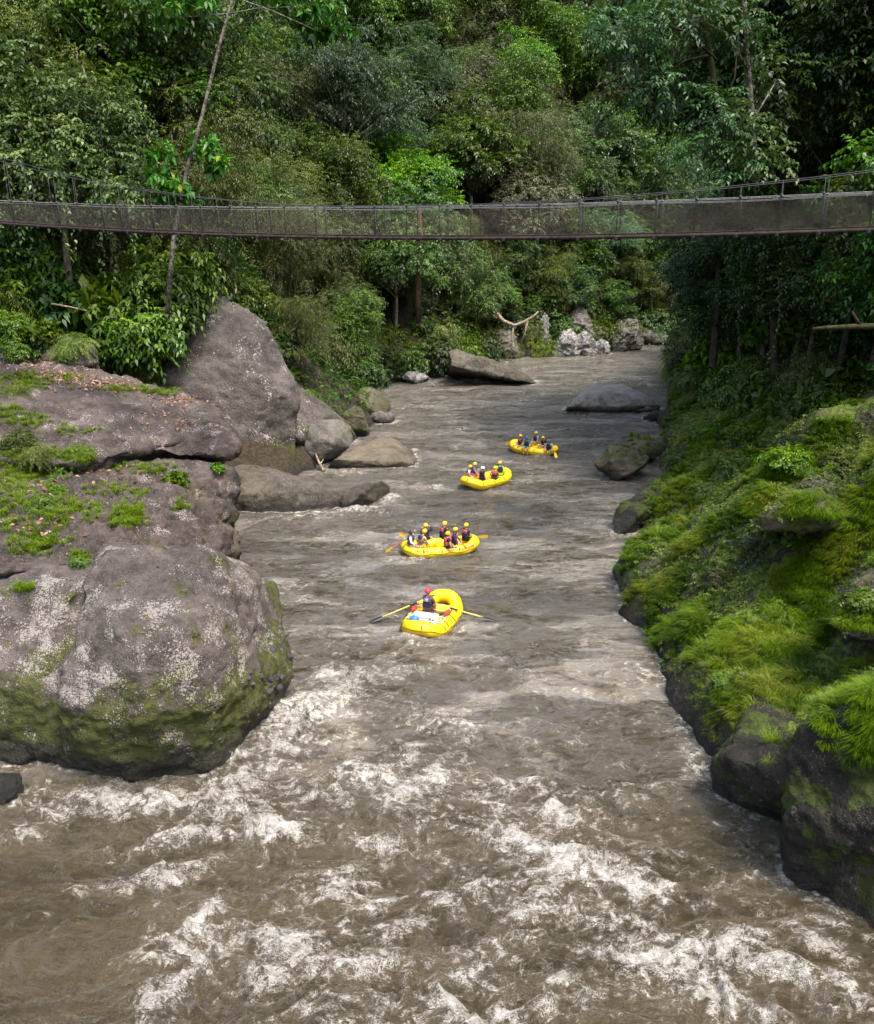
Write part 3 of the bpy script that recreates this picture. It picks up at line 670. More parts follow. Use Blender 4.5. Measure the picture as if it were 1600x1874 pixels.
# ------------------------------------------------------------------ finding the surface a picture point shows
def bvh_of(objs):
    V, F, n = [], [], 0
    for o in objs:
        me = o.data; m = o.matrix_world if o.parent else Matrix.Translation(o.location)
        V += [m @ v.co for v in me.vertices]; F += [[i+n for i in p.vertices] for p in me.polygons]; n += len(me.vertices)
    return BVHTree.FromPolygons(V, F)
SOLID = bvh_of([ground] + ROCKS)
def hit(px, py):
    d = ray(px, py).normalized(); h = SOLID.ray_cast(Vector((0, 0, CAM_Z)), d)
    return (h[0], h[1]) if h[0] is not None else (None, None)
def down(x, y, z=60):
    h = SOLID.ray_cast(Vector((x, y, z)), Vector((0, 0, -1)))
    return (h[0], h[1]) if h[0] is not None else (None, None)
# foam collars where the water meets rock
from mathutils.kdtree import KDTree
wl = []
for o in ROCKS:
    n_ = len(o.data.vertices); co = np.empty(n_*3, np.float32); o.data.vertices.foreach_get('co', co); co = co.reshape(-1, 3) + np.array(o.location)
    wl.append(co[np.abs(co[:, 2]) < .14])
gz = (np.abs(GZ) < .16) & r_; wl.append(np.stack([GX.ravel()[gz], GY.ravel()[gz], GZ[gz]], 1))
wl = np.concatenate(wl); kd = KDTree(len(wl))
for i, p in enumerate(wl): kd.insert((p[0], p[1], 0), i)
kd.balance()
cell_ok = {}
for p in wl:
    for a_ in (-1, 0, 1):
        for b_ in (-1, 0, 1): cell_ok[(int(p[0]//1)+a_, int(p[1]//1)+b_)] = 1
near = [i for i, (a_, b_) in enumerate(zip(X//1, Y//1)) if (int(a_), int(b_)) in cell_ok]
dd = np.array([kd.find((X[i], Y[i], 0))[2] for i in near]); near = np.array(near)
wid = .16 + .004*Y[near]
col = np.exp(-(dd/wid)**2)*np.clip(.62 + .55*fine[near], .15, 1.0)*np.interp(Y[near], [12, 35, 60, 130], [.95, .8, .7, .6])
foam[near] = np.maximum(foam[near], col); wme.attributes['foam'].data.foreach_set('value', foam.astype(np.float32))
# ------------------------------------------------------------------ foliage
def leafmat(name, dark, light, alt, trans=.28, rough=.45, objvar=.42):
    t = NT(name); at = t.n('ShaderNodeAttribute', attribute_name='tint').outputs['Fac']
    rnd = t.n('ShaderNodeObjectInfo').outputs['Random']
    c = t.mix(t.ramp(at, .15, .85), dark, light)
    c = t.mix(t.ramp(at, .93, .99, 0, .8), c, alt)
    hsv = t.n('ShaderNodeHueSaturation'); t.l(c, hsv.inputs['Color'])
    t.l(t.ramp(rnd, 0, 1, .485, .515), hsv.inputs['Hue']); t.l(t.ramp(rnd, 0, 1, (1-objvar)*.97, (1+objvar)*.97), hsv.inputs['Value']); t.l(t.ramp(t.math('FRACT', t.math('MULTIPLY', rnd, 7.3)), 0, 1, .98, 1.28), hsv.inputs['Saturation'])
    c = hsv.outputs[0]
    p = t.pbr(c, rough, None, .35)
    tr = t.n('ShaderNodeBsdfTranslucent'); c2 = t.mix(.35, c, (.09, .16, .015)); t.l(c2, tr.inputs['Color'])
    mx = t.n('ShaderNodeMixShader'); mx.inputs[0].default_value = trans; t.l(p.outputs[0], mx.inputs[1]); t.l(tr.outputs[0], mx.inputs[2])
    return t.done(mx.outputs[0])
def unit(a): return a / np.maximum(np.linalg.norm(a, axis=1, keepdims=True), 1e-9)
def leaf_quads(P, T, N, L, Wd, tint, fold=.18, curl=.25):
    T = unit(T); S = unit(np.cross(T, N)); N = np.cross(S, T); n = len(P)
    L = np.broadcast_to(L, n)[:, None]; Wd = np.broadcast_to(Wd, n)[:, None]
    mid = P + T*L*.48
    v = np.stack([P, mid + S*Wd*.5 + N*Wd*fold, P + T*L - N*L*curl, mid - S*Wd*.5 + N*Wd*fold], 1).reshape(-1, 3)
    f = np.arange(n*4).reshape(n, 4)
    return v, f, np.repeat(tint, 4)
def sprays(O, Dr, rng, Ls, nl, ll, lw, droop, tint, mode='pinnate'):
    """twigs starting at O along Dr, each carrying nl leaves"""
    n = len(O); Dr = unit(Dr)
    up = np.array([0, 0, 1.0]); side = unit(np.cross(Dr, up) + rng.normal(0, .05, (n, 3)))
    k = np.arange(nl)
    if mode == 'rosette':
        an = (k/nl*2*np.pi)[None, :] + rng.uniform(0, 6.28, (n, 1))
        upn = unit(np.cross(side, Dr))
        T = Dr[:, None]*.45 + side[:, None]*np.cos(an)[..., None] + upn[:, None]*np.sin(an)[..., None]
        P = np.repeat(O[:, None], nl, 1) + T*.03
        T = T + np.array([0, 0, -droop])*rng.uniform(.2, 1, (n, nl, 1))
    else:
        f = ((k+.6)/nl)[None, :, None]
        Lv = (np.broadcast_to(Ls, n)*rng.uniform(.7, 1.25, n))[:, None, None]
        P = O[:, None] + Dr[:, None]*f*Lv + np.array([0, 0, -1.0])*droop*Lv*f*f
        sg = np.where(k % 2 == 0, 1, -1)[None, :, None]
        T = side[:, None]*sg*.9 + Dr[:, None]*.65 + np.array([0, 0, -1.0])*droop*(.5+f)
    T = T + rng.normal(0, .18, T.shape)
    Nn = np.repeat((np.array([0, 0, 1.0]) + .35*Dr)[:, None], nl, 1) + rng.normal(0, .28, (n, nl, 3))
    tt = np.repeat(tint[:, None], nl, 1) + rng.normal(0, .20, (n, nl))
    m = n*nl
    return leaf_quads(P.reshape(m, 3), T.reshape(m, 3), Nn.reshape(m, 3), (ll*rng.uniform(.7, 1.3, m)), lw*rng.uniform(.75, 1.25, m), np.clip(tt.ravel(), 0, 1))
def leafy(name, parts, mat):
    v = np.concatenate([p[0] for p in parts]); ts = np.concatenate([p[2] for p in parts])
    fs, n = [], 0
    for p in parts: fs.append(p[1]+n); n += len(p[0])
    return mesh_np(name, v, np.concatenate(fs), [mat], smooth_shade=False, attrs={'tint': ts})
def clump_sprays(C, rc, m, rng, flat=.7, up=.25):
    """m twigs spread over each leaf clump"""
    n = len(C); d = unit(rng.normal(0, 1, (n*m, 3)) + np.array([0, 0, up])); rr = np.repeat(rc, m)*rng.uniform(.35, 1.0, n*m)**.7
    O = np.repeat(C, m, 0) + d*rr[:, None]*np.array([1, 1, flat])
    dr = d*np.array([1, 1, .45]) + rng.normal(0, .25, d.shape)
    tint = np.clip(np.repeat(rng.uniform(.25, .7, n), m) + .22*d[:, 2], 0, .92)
    return O, dr, tint
KIND = {}
def add_kind(key, look, dark, light, alt, ncl=64, m=40, nl=7, ls=.95, ll=.36, lw=.16, droop=.35, R_=(5.0, 5.6), zc=8.6, rc=(.8, 1.6), flat=.55, mode='pinnate', vines=0, variants=2, trunkcol=(.09, .075, .06), trunk_r=.26, trans=.28, low=0.25):
    KIND[key] = dict(look=look, mat=leafmat('leaves_'+key, dark, light, alt, trans), var=[])
    bark = plain('bark_'+key, trunkcol, .9, .15, 0, .4, 3)
    for q in range(variants):
        rng = np.random.default_rng(hash(key) % 1000 + q*7 + len(KIND)*31 if False else len(KIND)*31 + q*7)
        d = unit(rng.normal(0, 1, (ncl*3, 3))); d = d[d[:, 2] > -low*3][:ncl]
        sh = rng.uniform(.30, 1.12, len(d))**.75
        lob = 1 + .38*vnoise(d[:, 0]*2+q*5, d[:, 1]*2, d[:, 2]*2, seed=len(KIND)*3+q)
        C = d*np.array([R_[0], R_[0], R_[1]])*(sh*lob)[:, None] + np.array([0, 0, zc])
        rcv = rng.uniform(rc[0], rc[1], len(C))
        parts = []
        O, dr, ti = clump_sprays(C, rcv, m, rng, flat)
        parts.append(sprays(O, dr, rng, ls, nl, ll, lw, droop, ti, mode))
        if vines:
            pick = rng.integers(0, len(C), vines); ol = d[pick]
            top = C[pick] + ol*np.array([1, 1, .2])*rcv[pick][:, None]*.8
            Ps = []
            for i in range(vines):
                ln = rng.uniform(1.5, 6.0); k = int(ln/.16); zz = np.linspace(0, ln, k)
                wob = rng.uniform(0, 6)
                Ps.append(np.stack([top[i,0]+.12*np.sin(zz*1.3+wob), top[i,1]+.12*np.cos(zz*1.1+wob), top[i,2]-zz], 1))
            Ps = np.concatenate(Ps); n = len(Ps)
            T = rng.normal(0, 1, (n, 3)); T[:, 2] = -.7; N = rng.normal(0, 1, (n, 3)); N[:, 2] = .6
            parts.append(leaf_quads(Ps, T, N, rng.uniform(.16, .32, n), rng.uniform(.10, .18, n), np.clip(rng.normal(.6, .2, n), 0, 1)))
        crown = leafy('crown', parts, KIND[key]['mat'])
        b = MB(); lean = rng.normal(0, .05, 2)
        spine = [(lean[0]*z*.8+.12*math.sin(z*.7+q), lean[1]*z*.8+.12*math.cos(z*.6), z) for z in np.linspace(-1.2, zc+R_[1]*.55, 9)]
        b.tube(spine, [trunk_r*(1.15-.95*i/8) for i in range(9)], 7)
        for i in rng.choice(len(C), min(16, len(C)), replace=False):
            c = Vector(C[i]); zb = max(1.5, min(c.z*.55 + 1.0, zc+1)); f = (zb+1.2)/(zc+R_[1]*.55+1.2)*8; j = min(int(f), 7)
            p0 = Vector(spine[j]).lerp(Vector(spine[j+1]), f-j); mid = p0.lerp(c, .5) + Vector((0, 0, .35))
            b.tube([p0, mid, c], [trunk_r*.36, trunk_r*.22, trunk_r*.08], 5)
        me = bpy.data.meshes.new('trunk'); me.from_pydata([tuple(v) for v in b.v], [], b.f); me.update(); me.polygons.foreach_set('use_smooth', np.ones(len(me.polygons), bool)); me.materials.append(bark)
        KIND[key]['var'].append((crown, me))
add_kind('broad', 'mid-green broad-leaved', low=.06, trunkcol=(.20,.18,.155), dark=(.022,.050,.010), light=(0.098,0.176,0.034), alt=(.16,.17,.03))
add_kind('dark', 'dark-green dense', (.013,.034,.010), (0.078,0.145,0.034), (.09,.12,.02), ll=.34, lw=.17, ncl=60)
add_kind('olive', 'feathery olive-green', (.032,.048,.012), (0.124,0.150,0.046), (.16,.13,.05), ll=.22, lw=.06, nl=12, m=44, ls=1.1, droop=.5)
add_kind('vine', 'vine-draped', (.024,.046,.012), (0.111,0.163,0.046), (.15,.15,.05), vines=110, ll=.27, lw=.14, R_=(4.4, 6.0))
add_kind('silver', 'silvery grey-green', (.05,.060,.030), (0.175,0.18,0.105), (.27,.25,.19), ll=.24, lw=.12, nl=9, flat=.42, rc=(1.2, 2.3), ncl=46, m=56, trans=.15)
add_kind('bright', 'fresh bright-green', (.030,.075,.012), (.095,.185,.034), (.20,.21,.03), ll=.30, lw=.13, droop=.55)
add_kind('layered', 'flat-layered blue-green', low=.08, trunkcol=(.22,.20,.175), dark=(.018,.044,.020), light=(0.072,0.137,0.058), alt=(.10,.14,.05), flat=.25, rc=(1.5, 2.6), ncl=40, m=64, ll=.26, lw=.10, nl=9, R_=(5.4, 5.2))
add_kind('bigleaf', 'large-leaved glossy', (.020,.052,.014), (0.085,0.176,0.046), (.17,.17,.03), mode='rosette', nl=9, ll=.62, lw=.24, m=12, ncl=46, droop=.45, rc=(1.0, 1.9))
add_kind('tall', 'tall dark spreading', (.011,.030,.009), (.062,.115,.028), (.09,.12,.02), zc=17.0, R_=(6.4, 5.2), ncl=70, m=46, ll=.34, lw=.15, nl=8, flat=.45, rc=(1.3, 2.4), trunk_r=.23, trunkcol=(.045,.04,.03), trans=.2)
def place_tree(key, x, y, z, sc, rz, group, label=None, name='tree', cat='tree', trunk=True, sz=1.0):
    cr, tr = KIND[key]['var'][RNG.integers(0, len(KIND[key]['var']))]
    r = empty(name, (x, y, z), rz); r.scale = (sc, sc, sc*sz)
    if trunk: link('trunk', tr, r)
    link('crown', cr, r)
    tag(r, label, cat, group); r['_k'] = key
    return r
# low bushes
BUSH = {}
def add_bush(key, look, mat, ncl=22, m=26, nl=7, ls=.5, ll=.2, lw=.09, rad=1.25, hgt=1.1, rc=(.35, .7), mode='pinnate', droop=.35, variants=2):
    BUSH[key] = dict(look=look, var=[])
    for q in range(variants):
        rng = np.random.default_rng(900 + len(BUSH)*13 + q)
        d = unit(rng.normal(0, 1, (ncl, 3))); d[:, 2] = np.abs(d[:, 2])
        C = d*np.array([rad, rad, hgt])*rng.uniform(.4, 1, (ncl, 1)) + np.array([0, 0, .15])
        O, dr, ti = clump_sprays(C, rng.uniform(*rc, ncl), m, rng, .7)
        fol = leafy('foliage', [sprays(O, dr, rng, ls, nl, ll, lw, droop, ti, mode)], mat)
        b = MB()
        for c in C[:10]: b.tube([(0, 0, -.3), Vector(c)*.5 + Vector((0, 0, .1)), c], [.035, .025, .008], 5)
        me = bpy.data.meshes.new('stem'); me.from_pydata([tuple(v) for v in b.v], [], b.f); me.update(); me.materials.append(M_stem)
        BUSH[key]['var'].append((fol, me))
M_stem = plain('green_stem', (.07, .07, .035), .8, .2)
add_bush('soft', 'soft green', leafmat('bush_soft', (.030,.062,.010), (.105,.165,.024), (.18,.2,.04)))
add_bush('deep', 'deep green', leafmat('bush_deep', (.014,.036,.010), (.048,.092,.022), (.10,.13,.03)), ll=.24, lw=.12)
add_bush('fern', 'ferny yellow-green', leafmat('bush_fern', (.045,.075,.012), (.13,.175,.03), (.2,.17,.05)), ll=.17, lw=.04, nl=16, ls=1.0, droop=.6, m=16)
add_bush('wide', 'wide-leaved', leafmat('bush_wide', (.035,.075,.014), (.12,.19,.03), (.2,.2,.05)), ll=.42, lw=.26, mode='rosette', nl=6, m=8, ncl=16, droop=.5)
add_bush('grey', 'dull grey-green', leafmat('bush_grey', (.035,.05,.016), (.105,.125,.045), (.15,.14,.07)), ll=.16, lw=.06, nl=10)
def place_bush(key, x, y, z, sc, group, label=None, name='shrub', cat='shrub', sz=1.0):
    f, s = BUSH[key]['var'][RNG.integers(0, len(BUSH[key]['var']))]
    r = empty(name, (x, y, z), RNG.uniform(0, 6.28)); r.scale = (sc, sc, sc*sz)
    link('foliage', f, r); link('stem', s, r); tag(r, label, cat, group); r['_k'] = key
    return r
TREES, SHRUBS = [], []
# ------------------------------------------------------------------ the forest on both slopes
def scatter(n, box, ok, rad):
    """poisson-like points; rad(x,y) is the spacing"""
    x = RNG.uniform(box[0], box[1], n); y = RNG.uniform(box[2], box[3], n); k = ok(x, y); x, y = x[k], y[k]
    keep = []
    for a, b in zip(x, y):
        r = rad(a, b)
        if all((a-c)**2+(b-d)**2 > r*r for c, d in keep): keep.append((a, b))
    return keep
def in_view(x, y, z, top, m=180):
    px, py, dep = project((x, y, z)); px2, py2, _ = project((x, y, z+top))
    return dep > 5 and -m < px < 1600+m and py2 < 1100 and py > -260
def left_ok(x, y):
    s, r = river_s(x, y); f = (~r) & (s > 1.5) & (s < np.where(x > 20, 110, 62))
    near = (y < 66) & ((x > -23) | (y < 58))
    return f & ~near
def right_ok(x, y):
    s, r = river_s(x, y); return r & (s > jungle_edge(y)+2.2) & (s < 62) & (y > 28)
pts = scatter(12000, (-75, 125, 56, 255), left_ok, lambda a, b: np.interp(b, [60, 110, 160, 230], [4.8, 5.8, 7.4, 9.6]))
for x, y in pts:
    z = H1(x, y)
    if not in_view(x, y, z, 15): continue
    px, py, dep = project((x, y, z+8))
    s = float(river_s(np.array([x]), np.array([y]))[0][0])
    u = RNG.random()
    if px < 260: key = ['dark', 'dark', 'olive', 'vine', 'bigleaf', 'broad'][int(u*6)]
    elif px < 560: key = ['olive', 'vine', 'vine', 'broad', 'bigleaf', 'dark', 'olive'][int(u*7)]
    elif px < 800: key = ['broad', 'bright', 'layered', 'vine', 'olive', 'broad', 'layered'][int(u*7)]
    elif px < 1050: key = ['silver', 'olive', 'broad', 'bright', 'layered', 'vine', 'silver'][int(u*7)]
    else: key = ['dark', 'olive', 'layered', 'broad'][int(u*4)]
    sc = RNG.uniform(.8, 1.5) * (1.35 if y > 175 else 1) * (.6 if s < 5 else .82 if s < 9 else 1.0)
    TREES.append(place_tree(key, x, y, z, sc, RNG.uniform(0, 6.28), 'trees on the left and far slopes', sz=RNG.uniform(.9, 1.25)))
pts = scatter(6000, (8, 88, 30, 130), right_ok, lambda a, b: np.interp(b, [30, 60, 120], [3.4, 3.9, 4.9]) + max(a-40, 0)*.04)
for x, y in pts:
    z = H1(x, y)
    if not in_view(x, y, z, 15): continue
    s = float(river_s(np.array([x]), np.array([y]))[0][0]) - float(jungle_edge(y))
    u = RNG.random()
    key = ['dark', 'dark', 'layered', 'dark', 'vine', 'dark', 'bigleaf'][int(u*7)]
    sc = RNG.uniform(.62, .95)*(.72 if s < 4 else 1.05)
    TREES.append(place_tree(key, x, y, z, sc, RNG.uniform(0, 6.28), 'trees on the right slope', sz=RNG.uniform(1.0, 1.35)))
for x, y, sc in ((22.5,72,1.45),(24,62,1.35),(30,76,1.2),(27.5,67,1.1),(34,70,1.25),(26.5,58,1.05),(33,58,1.2),(28,50,1.0),(35,48,1.1),(38,82,1.25),(41,64,1.2),(24,52,.95)):
    TREES.append(place_tree('tall', x, y, H1(x, y)-.3, sc, RNG.uniform(0, 6.28), 'trees on the right slope', sz=RNG.uniform(.95, 1.15)))
def tree_at(px, py, key, sc, group='trees on the left and far slopes'):
    Ys = np.arange(70, 250, 1.5); P_ = [D(px, py, float(y)) for y in Ys]; hz = H(np.array([p.x for p in P_]), Ys)
    for p, h_ in zip(P_, hz):
        if h_ + 8.6*sc >= p.z: TREES.append(place_tree(key, p.x, p.y, float(h_)-.3, sc, RNG.uniform(0, 6.28), group)); return
for px_, py_, k_, sc in ((800,215,'silver',1.0),(870,245,'silver',1.25),(935,285,'silver',1.1),(985,330,'silver',.95),(845,330,'silver',.9),(900,190,'olive',1.2),(700,180,'bright',1.2),(640,120,'bright',1.1),(560,300,'vine',1.0),(500,270,'vine',1.0),(610,330,'vine',.8),(880,60,'silver',1.2),(950,500,'vine',.7),(1010,505,'olive',.65),(1070,500,'dark',.7),(1120,510,'olive',.65),(1165,520,'vine',.7),(900,490,'olive',.7),(1040,450,'dark',.85),(1130,455,'vine',.85),(970,450,'vine',.85),(835,490,'dark',.7),(720,490,'vine',.75),(1090,545,'bright',.5),(1030,555,'olive',.45),(1195,470,'dark',.9),(790,440,'olive',.8)):
    tree_at(px_, py_, k_, sc)
for d_, off, k_, sc in ((42,1.5,'dark',.8),(46,2.5,'vine',.85),(50,1.5,'dark',.8),(54,2.0,'vine',.85),(58,1.5,'dark',.85),(62,2.0,'dark',.9),(67,1.5,'vine',.85),(72,1.5,'dark',.9),(78,1.5,'layered',.85),(84,1.5,'dark',.9),(48,5.5,'dark',.95),(56,5.5,'layered',.9),(64,5.5,'dark',1.0),(74,5,'dark',1.0)):
    xs = np.linspace(6, 40, 137); ss, rr = river_s(xs, np.full(137, float(d_))); want = float(jungle_edge(d_)) + off
    x = float(xs[np.argmin(np.abs(ss-want) + np.where(rr & (ss > 0), 0, 99))])
    TREES.append(place_tree(k_, x, d_, H1(x, d_)-.8, sc, RNG.uniform(0, 6.28), 'trees on the right slope', sz=RNG.uniform(.95, 1.2)))
# bushes along the forest foot
def left_edge(x, y):
    s, r = river_s(x, y); return (~r) & (s > np.where(y < 88, 4.5, .2)) & (s < np.where(y < 88, 8, 6)) & (y > 66) & (y < 165)
for x, y in scatter(5000, (-30, 75, 60, 170), left_edge, lambda a, b: 2.1):
    z = H1(x, y)
    if not in_view(x, y, z, 2, 20): continue
    key = ['soft', 'deep', 'deep', 'grey', 'fern', 'soft'][RNG.integers(0, 6)]
    SHRUBS.append(place_bush(key, x, y, z-.1, RNG.uniform(1.1, 2.1), 'bushes at the forest foot', sz=RNG.uniform(.9, 1.4)))
def right_edge(x, y):
    s, r = river_s(x, y); j = jungle_edge(y); return r & (s > np.maximum(j-.6, .5)) & (s < j+4) & (y > 34) & (y < 125)
for x, y in scatter(5000, (10, 45, 30, 125), right_edge, lambda a, b: 1.75):
    z = H1(x, y)
    if not in_view(x, y, z, 2, 20): continue
    key = ['soft', 'deep', 'deep', 'wide', 'soft', 'fern'][RNG.integers(0, 6)]
    SHRUBS.append(place_bush(key, x, y, z-.1, RNG.uniform(.9, 1.6), 'bushes at the forest foot', sz=RNG.uniform(.9, 1.5)))
# bushes at particular places
SPOT = [(262,560,58,1.9,'soft'),(240,505,60,2.3,'soft'),(300,490,63,2.0,'soft'),(185,520,60,2.0,'wide'),(120,540,61,2.2,'deep'),(60,520,62,2.4,'deep'),(20,500,60,2.2,'soft'),(290,580,59.5,1.0,'deep'),(318,520,63,1.3,'soft'),
        (345,455,67,1.9,'soft'),(90,470,63,2.0,'fern'),(20,560,58,1.3,'fern'),(300,450,62,2.2,'soft')]
for px, py, Y, sc, key in SPOT:
    p = D(px, py, Y); h = down(p.x, p.y)[0]; z = max(p.z-.6*sc, (h.z-.2) if h else p.z)
    SHRUBS.append(place_bush(key, p.x, p.y, min(z, p.z) if h is None else max(h.z-.2, p.z-1.6*sc), sc, 'bushes hanging over the left ledges', sz=1.3))
HITS = [(40,650,.8,'soft'),(85,625,.9,'wide'),(20,610,1.0,'soft'),(140,640,.8,'fern'),(160,600,1.1,'soft'),(15,900,.5,'fern'),(70,930,.4,'soft'),(30,720,.5,'fern'),(150,830,.4,'fern'),(250,650,1.0,'soft'),(275,690,.7,'wide'),(195,618,.9,'wide'),(225,672,1.0,'soft'),(255,690,.8,'fern'),(215,640,.9,'soft'),(120,650,.5,'fern'),(35,812,.55,'soft'),(105,905,.35,'soft'),(150,1030,.25,'soft'),(322,885,.42,'wide'),(398,862,.30,'wide'),(120,862,.5,'wide'),(60,840,.6,'fern'),
        (1425,975,.7,'wide'),(1455,990,.55,'wide'),(1385,1000,.55,'grey'),(1300,905,.6,'fern'),(1250,850,.7,'soft'),(1350,860,.7,'soft'),(1430,850,.7,'soft'),(1530,860,.7,'soft'),
        (1300,800,.8,'soft'),(1370,800,.9,'soft'),(1310,1060,.4,'grey'),(1410,1110,.35,'soft'),(1330,1250,.3,'soft'),(1580,1100,.35,'soft'),(1490,1010,.4,'soft'),
        (545,690,.6,'soft')]
for px, py, sc, key in HITS:
    p, n = hit(px, py)
    if p is not None: SHRUBS.append(place_bush(key, p.x, p.y, p.z-.05, sc, 'small plants on the rocks and the grassy bank', name='plant', cat='plant'))
# ------------------------------------------------------------------ undergrowth, grass, litter
def scatter_leaves(n, sampler, seed):
    rng = np.random.default_rng(seed); return rng
rng = np.random.default_rng(77)
N0 = 200000
ux = rng.uniform(-80, 75, N0); uy = 30 + rng.random(N0)**1.0*200
s_, r_ = river_s(ux, uy); je = jungle_edge(uy)
ok = np.where(r_, s_ > je-.5, (s_ > .3) & ~((uy < 66) & ((ux > -23) | (uy < 57))))
ok &= (s_ < 62)
ux, uy = ux[ok], uy[ok]; uz = H(ux, uy)
px, py, dep = project((ux, uy, uz)); v = (px > -60) & (px < 1660) & (py > -100)
prob = np.clip(60/np.maximum(dep, 1), .2, 1); v &= rng.random(len(ux)) < prob
ux, uy, uz = ux[v], uy[v], uz[v]; n = len(ux)
O = np.stack([ux, uy, uz + rng.random(n)**1.5*1.4], 1); dr = rng.normal(0, 1, (n, 3)); dr[:, 2] = np.abs(dr[:, 2])*.6 + .2
ti = np.clip(.45 + .35*fbm(ux*.3, uy*.3, seed=50) + rng.normal(0, .1, n), 0, .92)
m_under = leafmat('undergrowth', (.016,.040,.010), (.06,.115,.024), (.13,.13,.03))
tag(link('undergrowth', leafy('undergrowth', [sprays(O, dr, rng, .8, 6, .30, .15, .4, ti)], m_under)), 'dense leafy undergrowth covering the forest floor', None, kind='stuff')
def blades(P, out, L, wd, rng, tint, seg=3, bend=1.0):
    n = len(P); side = unit(np.cross(out, np.array([0, 0, 1.0])) + rng.normal(0, .3, (n, 3)))
    rows = []
    for k in range(seg+1):
        f = k/seg; c = P + np.array([0, 0, 1.0])*(L*(f-.62*bend*f*f*f))[:, None] + out*(L*bend*.75*f*f)[:, None]
        w_ = wd*(1-f)**.7
        if k < seg: rows += [c - side*w_[:, None]*.5, c + side*w_[:, None]*.5]
        else: rows += [c]
    nv = 2*seg+1; V = np.stack(rows, 1).reshape(-1, 3); b = (np.arange(n)*nv)[:, None]
    q = np.concatenate([b + np.array([[2*k, 2*k+1, 2*k+3, 2*k+2]]) for k in range(seg-1)] + [b + np.array([[2*seg-2, 2*seg-1, 2*seg, 2*seg]])], 0)
    return V, q, np.repeat(tint, nv)
def grass_mesh(name, V, q, t, mat):
    # the last quad of each blade closes to a point: split quads and triangles
    tri = q[:, 2] == q[:, 3]; F = [tuple(r) for r in q[~tri]] + [tuple(r[:3]) for r in q[tri]]
    me = bpy.data.meshes.new(name); nq, ntr = int((~tri).sum()), int(tri.sum())
    me.vertices.add(len(V)); me.vertices.foreach_set('co', V.astype(np.float32).ravel())
    li = np.concatenate([q[~tri].ravel(), q[tri][:, :3].ravel()]).astype(np.int32)
    me.loops.add(len(li)); me.loops.foreach_set('vertex_index', li)
    me.polygons.add(nq+ntr); me.polygons.foreach_set('loop_start', np.concatenate([np.arange(nq)*4, nq*4+np.arange(ntr)*3]).astype(np.int32))
    me.update(calc_edges=True); me.materials.append(mat)
    a = me.attributes.new('tint', 'FLOAT', 'POINT'); a.data.foreach_set('value', t.astype(np.float32))
    return me
m_grass = leafmat('grass_blades', (.030,.068,.009), (.180,.270,.034), (.27,.22,.09), .40, .5, .0)
# right bank: tufts and moss-like low cover
rng = np.random.default_rng(5)
N1 = 75000
tx = rng.uniform(7, 36, N1); ty = rng.uniform(15, 92, N1)
s_, r_ = river_s(tx, ty); je = jungle_edge(ty); okk = r_ & (s_ > .35) & (s_ < je+1.5)
tx, ty, s2 = tx[okk], ty[okk], s_[okk]
patch = fbm(tx*.45, ty*.45, oct=3, seed=61); keep = (patch > -.38) & (rng.random(len(tx)) < np.clip(34/ty, .25, 1.0)*np.clip(.65+.8*patch, .12, 1))
tx, ty, patch, s2 = tx[keep], ty[keep], patch[keep], s2[keep]
tz, tn = [], []
sel = []
for i, (a, b) in enumerate(zip(tx, ty)):
    p, nn = down(a, b)
    if p is None or nn.z < .12: continue
    sel.append(i); tz.append(p.z); tn.append(tuple(nn))
tx, ty = tx[sel], ty[sel]; tz = np.array(tz); tn = np.array(tn)
ex = []
for _ in range(12000):            # tufts on the steep faces too
    a_, b_ = rng.uniform(1120, 1660), rng.uniform(770, 1520)
    p, nn = hit(a_, b_)
    if p is None or p.y > 92 or p.x < 6 or nn.z < -.1: continue
    s9 = float(river_s(np.array([p.x]), np.array([p.y]))[0][0])
    if s9 > float(jungle_edge(p.y))+1: continue
    low = 1.7 if p.y < 34 else .8
    if p.y < 24: low = 3.9
    q9 = (p.z - low)/1.4 + 1.3*float(fbm(np.array([p.x*.9]), np.array([p.y*.9]), oct=2, seed=63)[0]) + (nn.z-.4)
    if rng.random() < min(max(q9*1.0, 0), .75): ex.append((p.x, p.y, p.z, *nn))
ex = np.array(ex); tx = np.concatenate([tx, ex[:, 0]]); ty = np.concatenate([ty, ex[:, 1]]); tz = np.concatenate([tz, ex[:, 2]]); tn = np.concatenate([tn, ex[:, 3:]])
long_ = np.clip(.5 + 1.3*fbm(tx*.6+4, ty*.6, oct=2, seed=66), 0, 1)
nb = (9 + 22*long_).astype(int); rep = np.repeat(np.arange(len(tx)), nb); n = len(rep)
rad = rng.uniform(0, .16, n); an = rng.uniform(0, 6.28, n)
P = np.stack([tx[rep]+rad*np.cos(an), ty[rep]+rad*np.sin(an), tz[rep]-.03], 1)
outv = unit(np.stack([np.cos(an), np.sin(an), np.zeros(n)], 1)*.7 + tn[rep]*np.array([1, 1, 0])*1.6 + rng.normal(0, .15, (n, 3))*np.array([1, 1, 0]))
Lb = (.10 + .42*long_[rep]**1.5)*rng.uniform(.4, 1.35, n)*np.repeat(rng.uniform(.6, 1.4, len(tx)), nb)
tint = np.clip(.42 + .38*fbm(tx*.35, ty*.35, oct=3, seed=71)[rep] + .18*(long_[rep]-.5) + rng.normal(0, .17, n) + np.repeat(rng.normal(0, .17, len(tx)), nb), 0, 1)
dry = fbm(tx*.8+20, ty*.8, oct=2, seed=74)[rep] + rng.normal(0, .35, n)
tint = np.where(dry > .62, rng.uniform(.93, 1, n), tint*.92)
V, q, t_ = blades(P, outv, Lb, np.full(n, .019)*np.clip(ty[rep]/26, .9, 2.6), rng, tint)
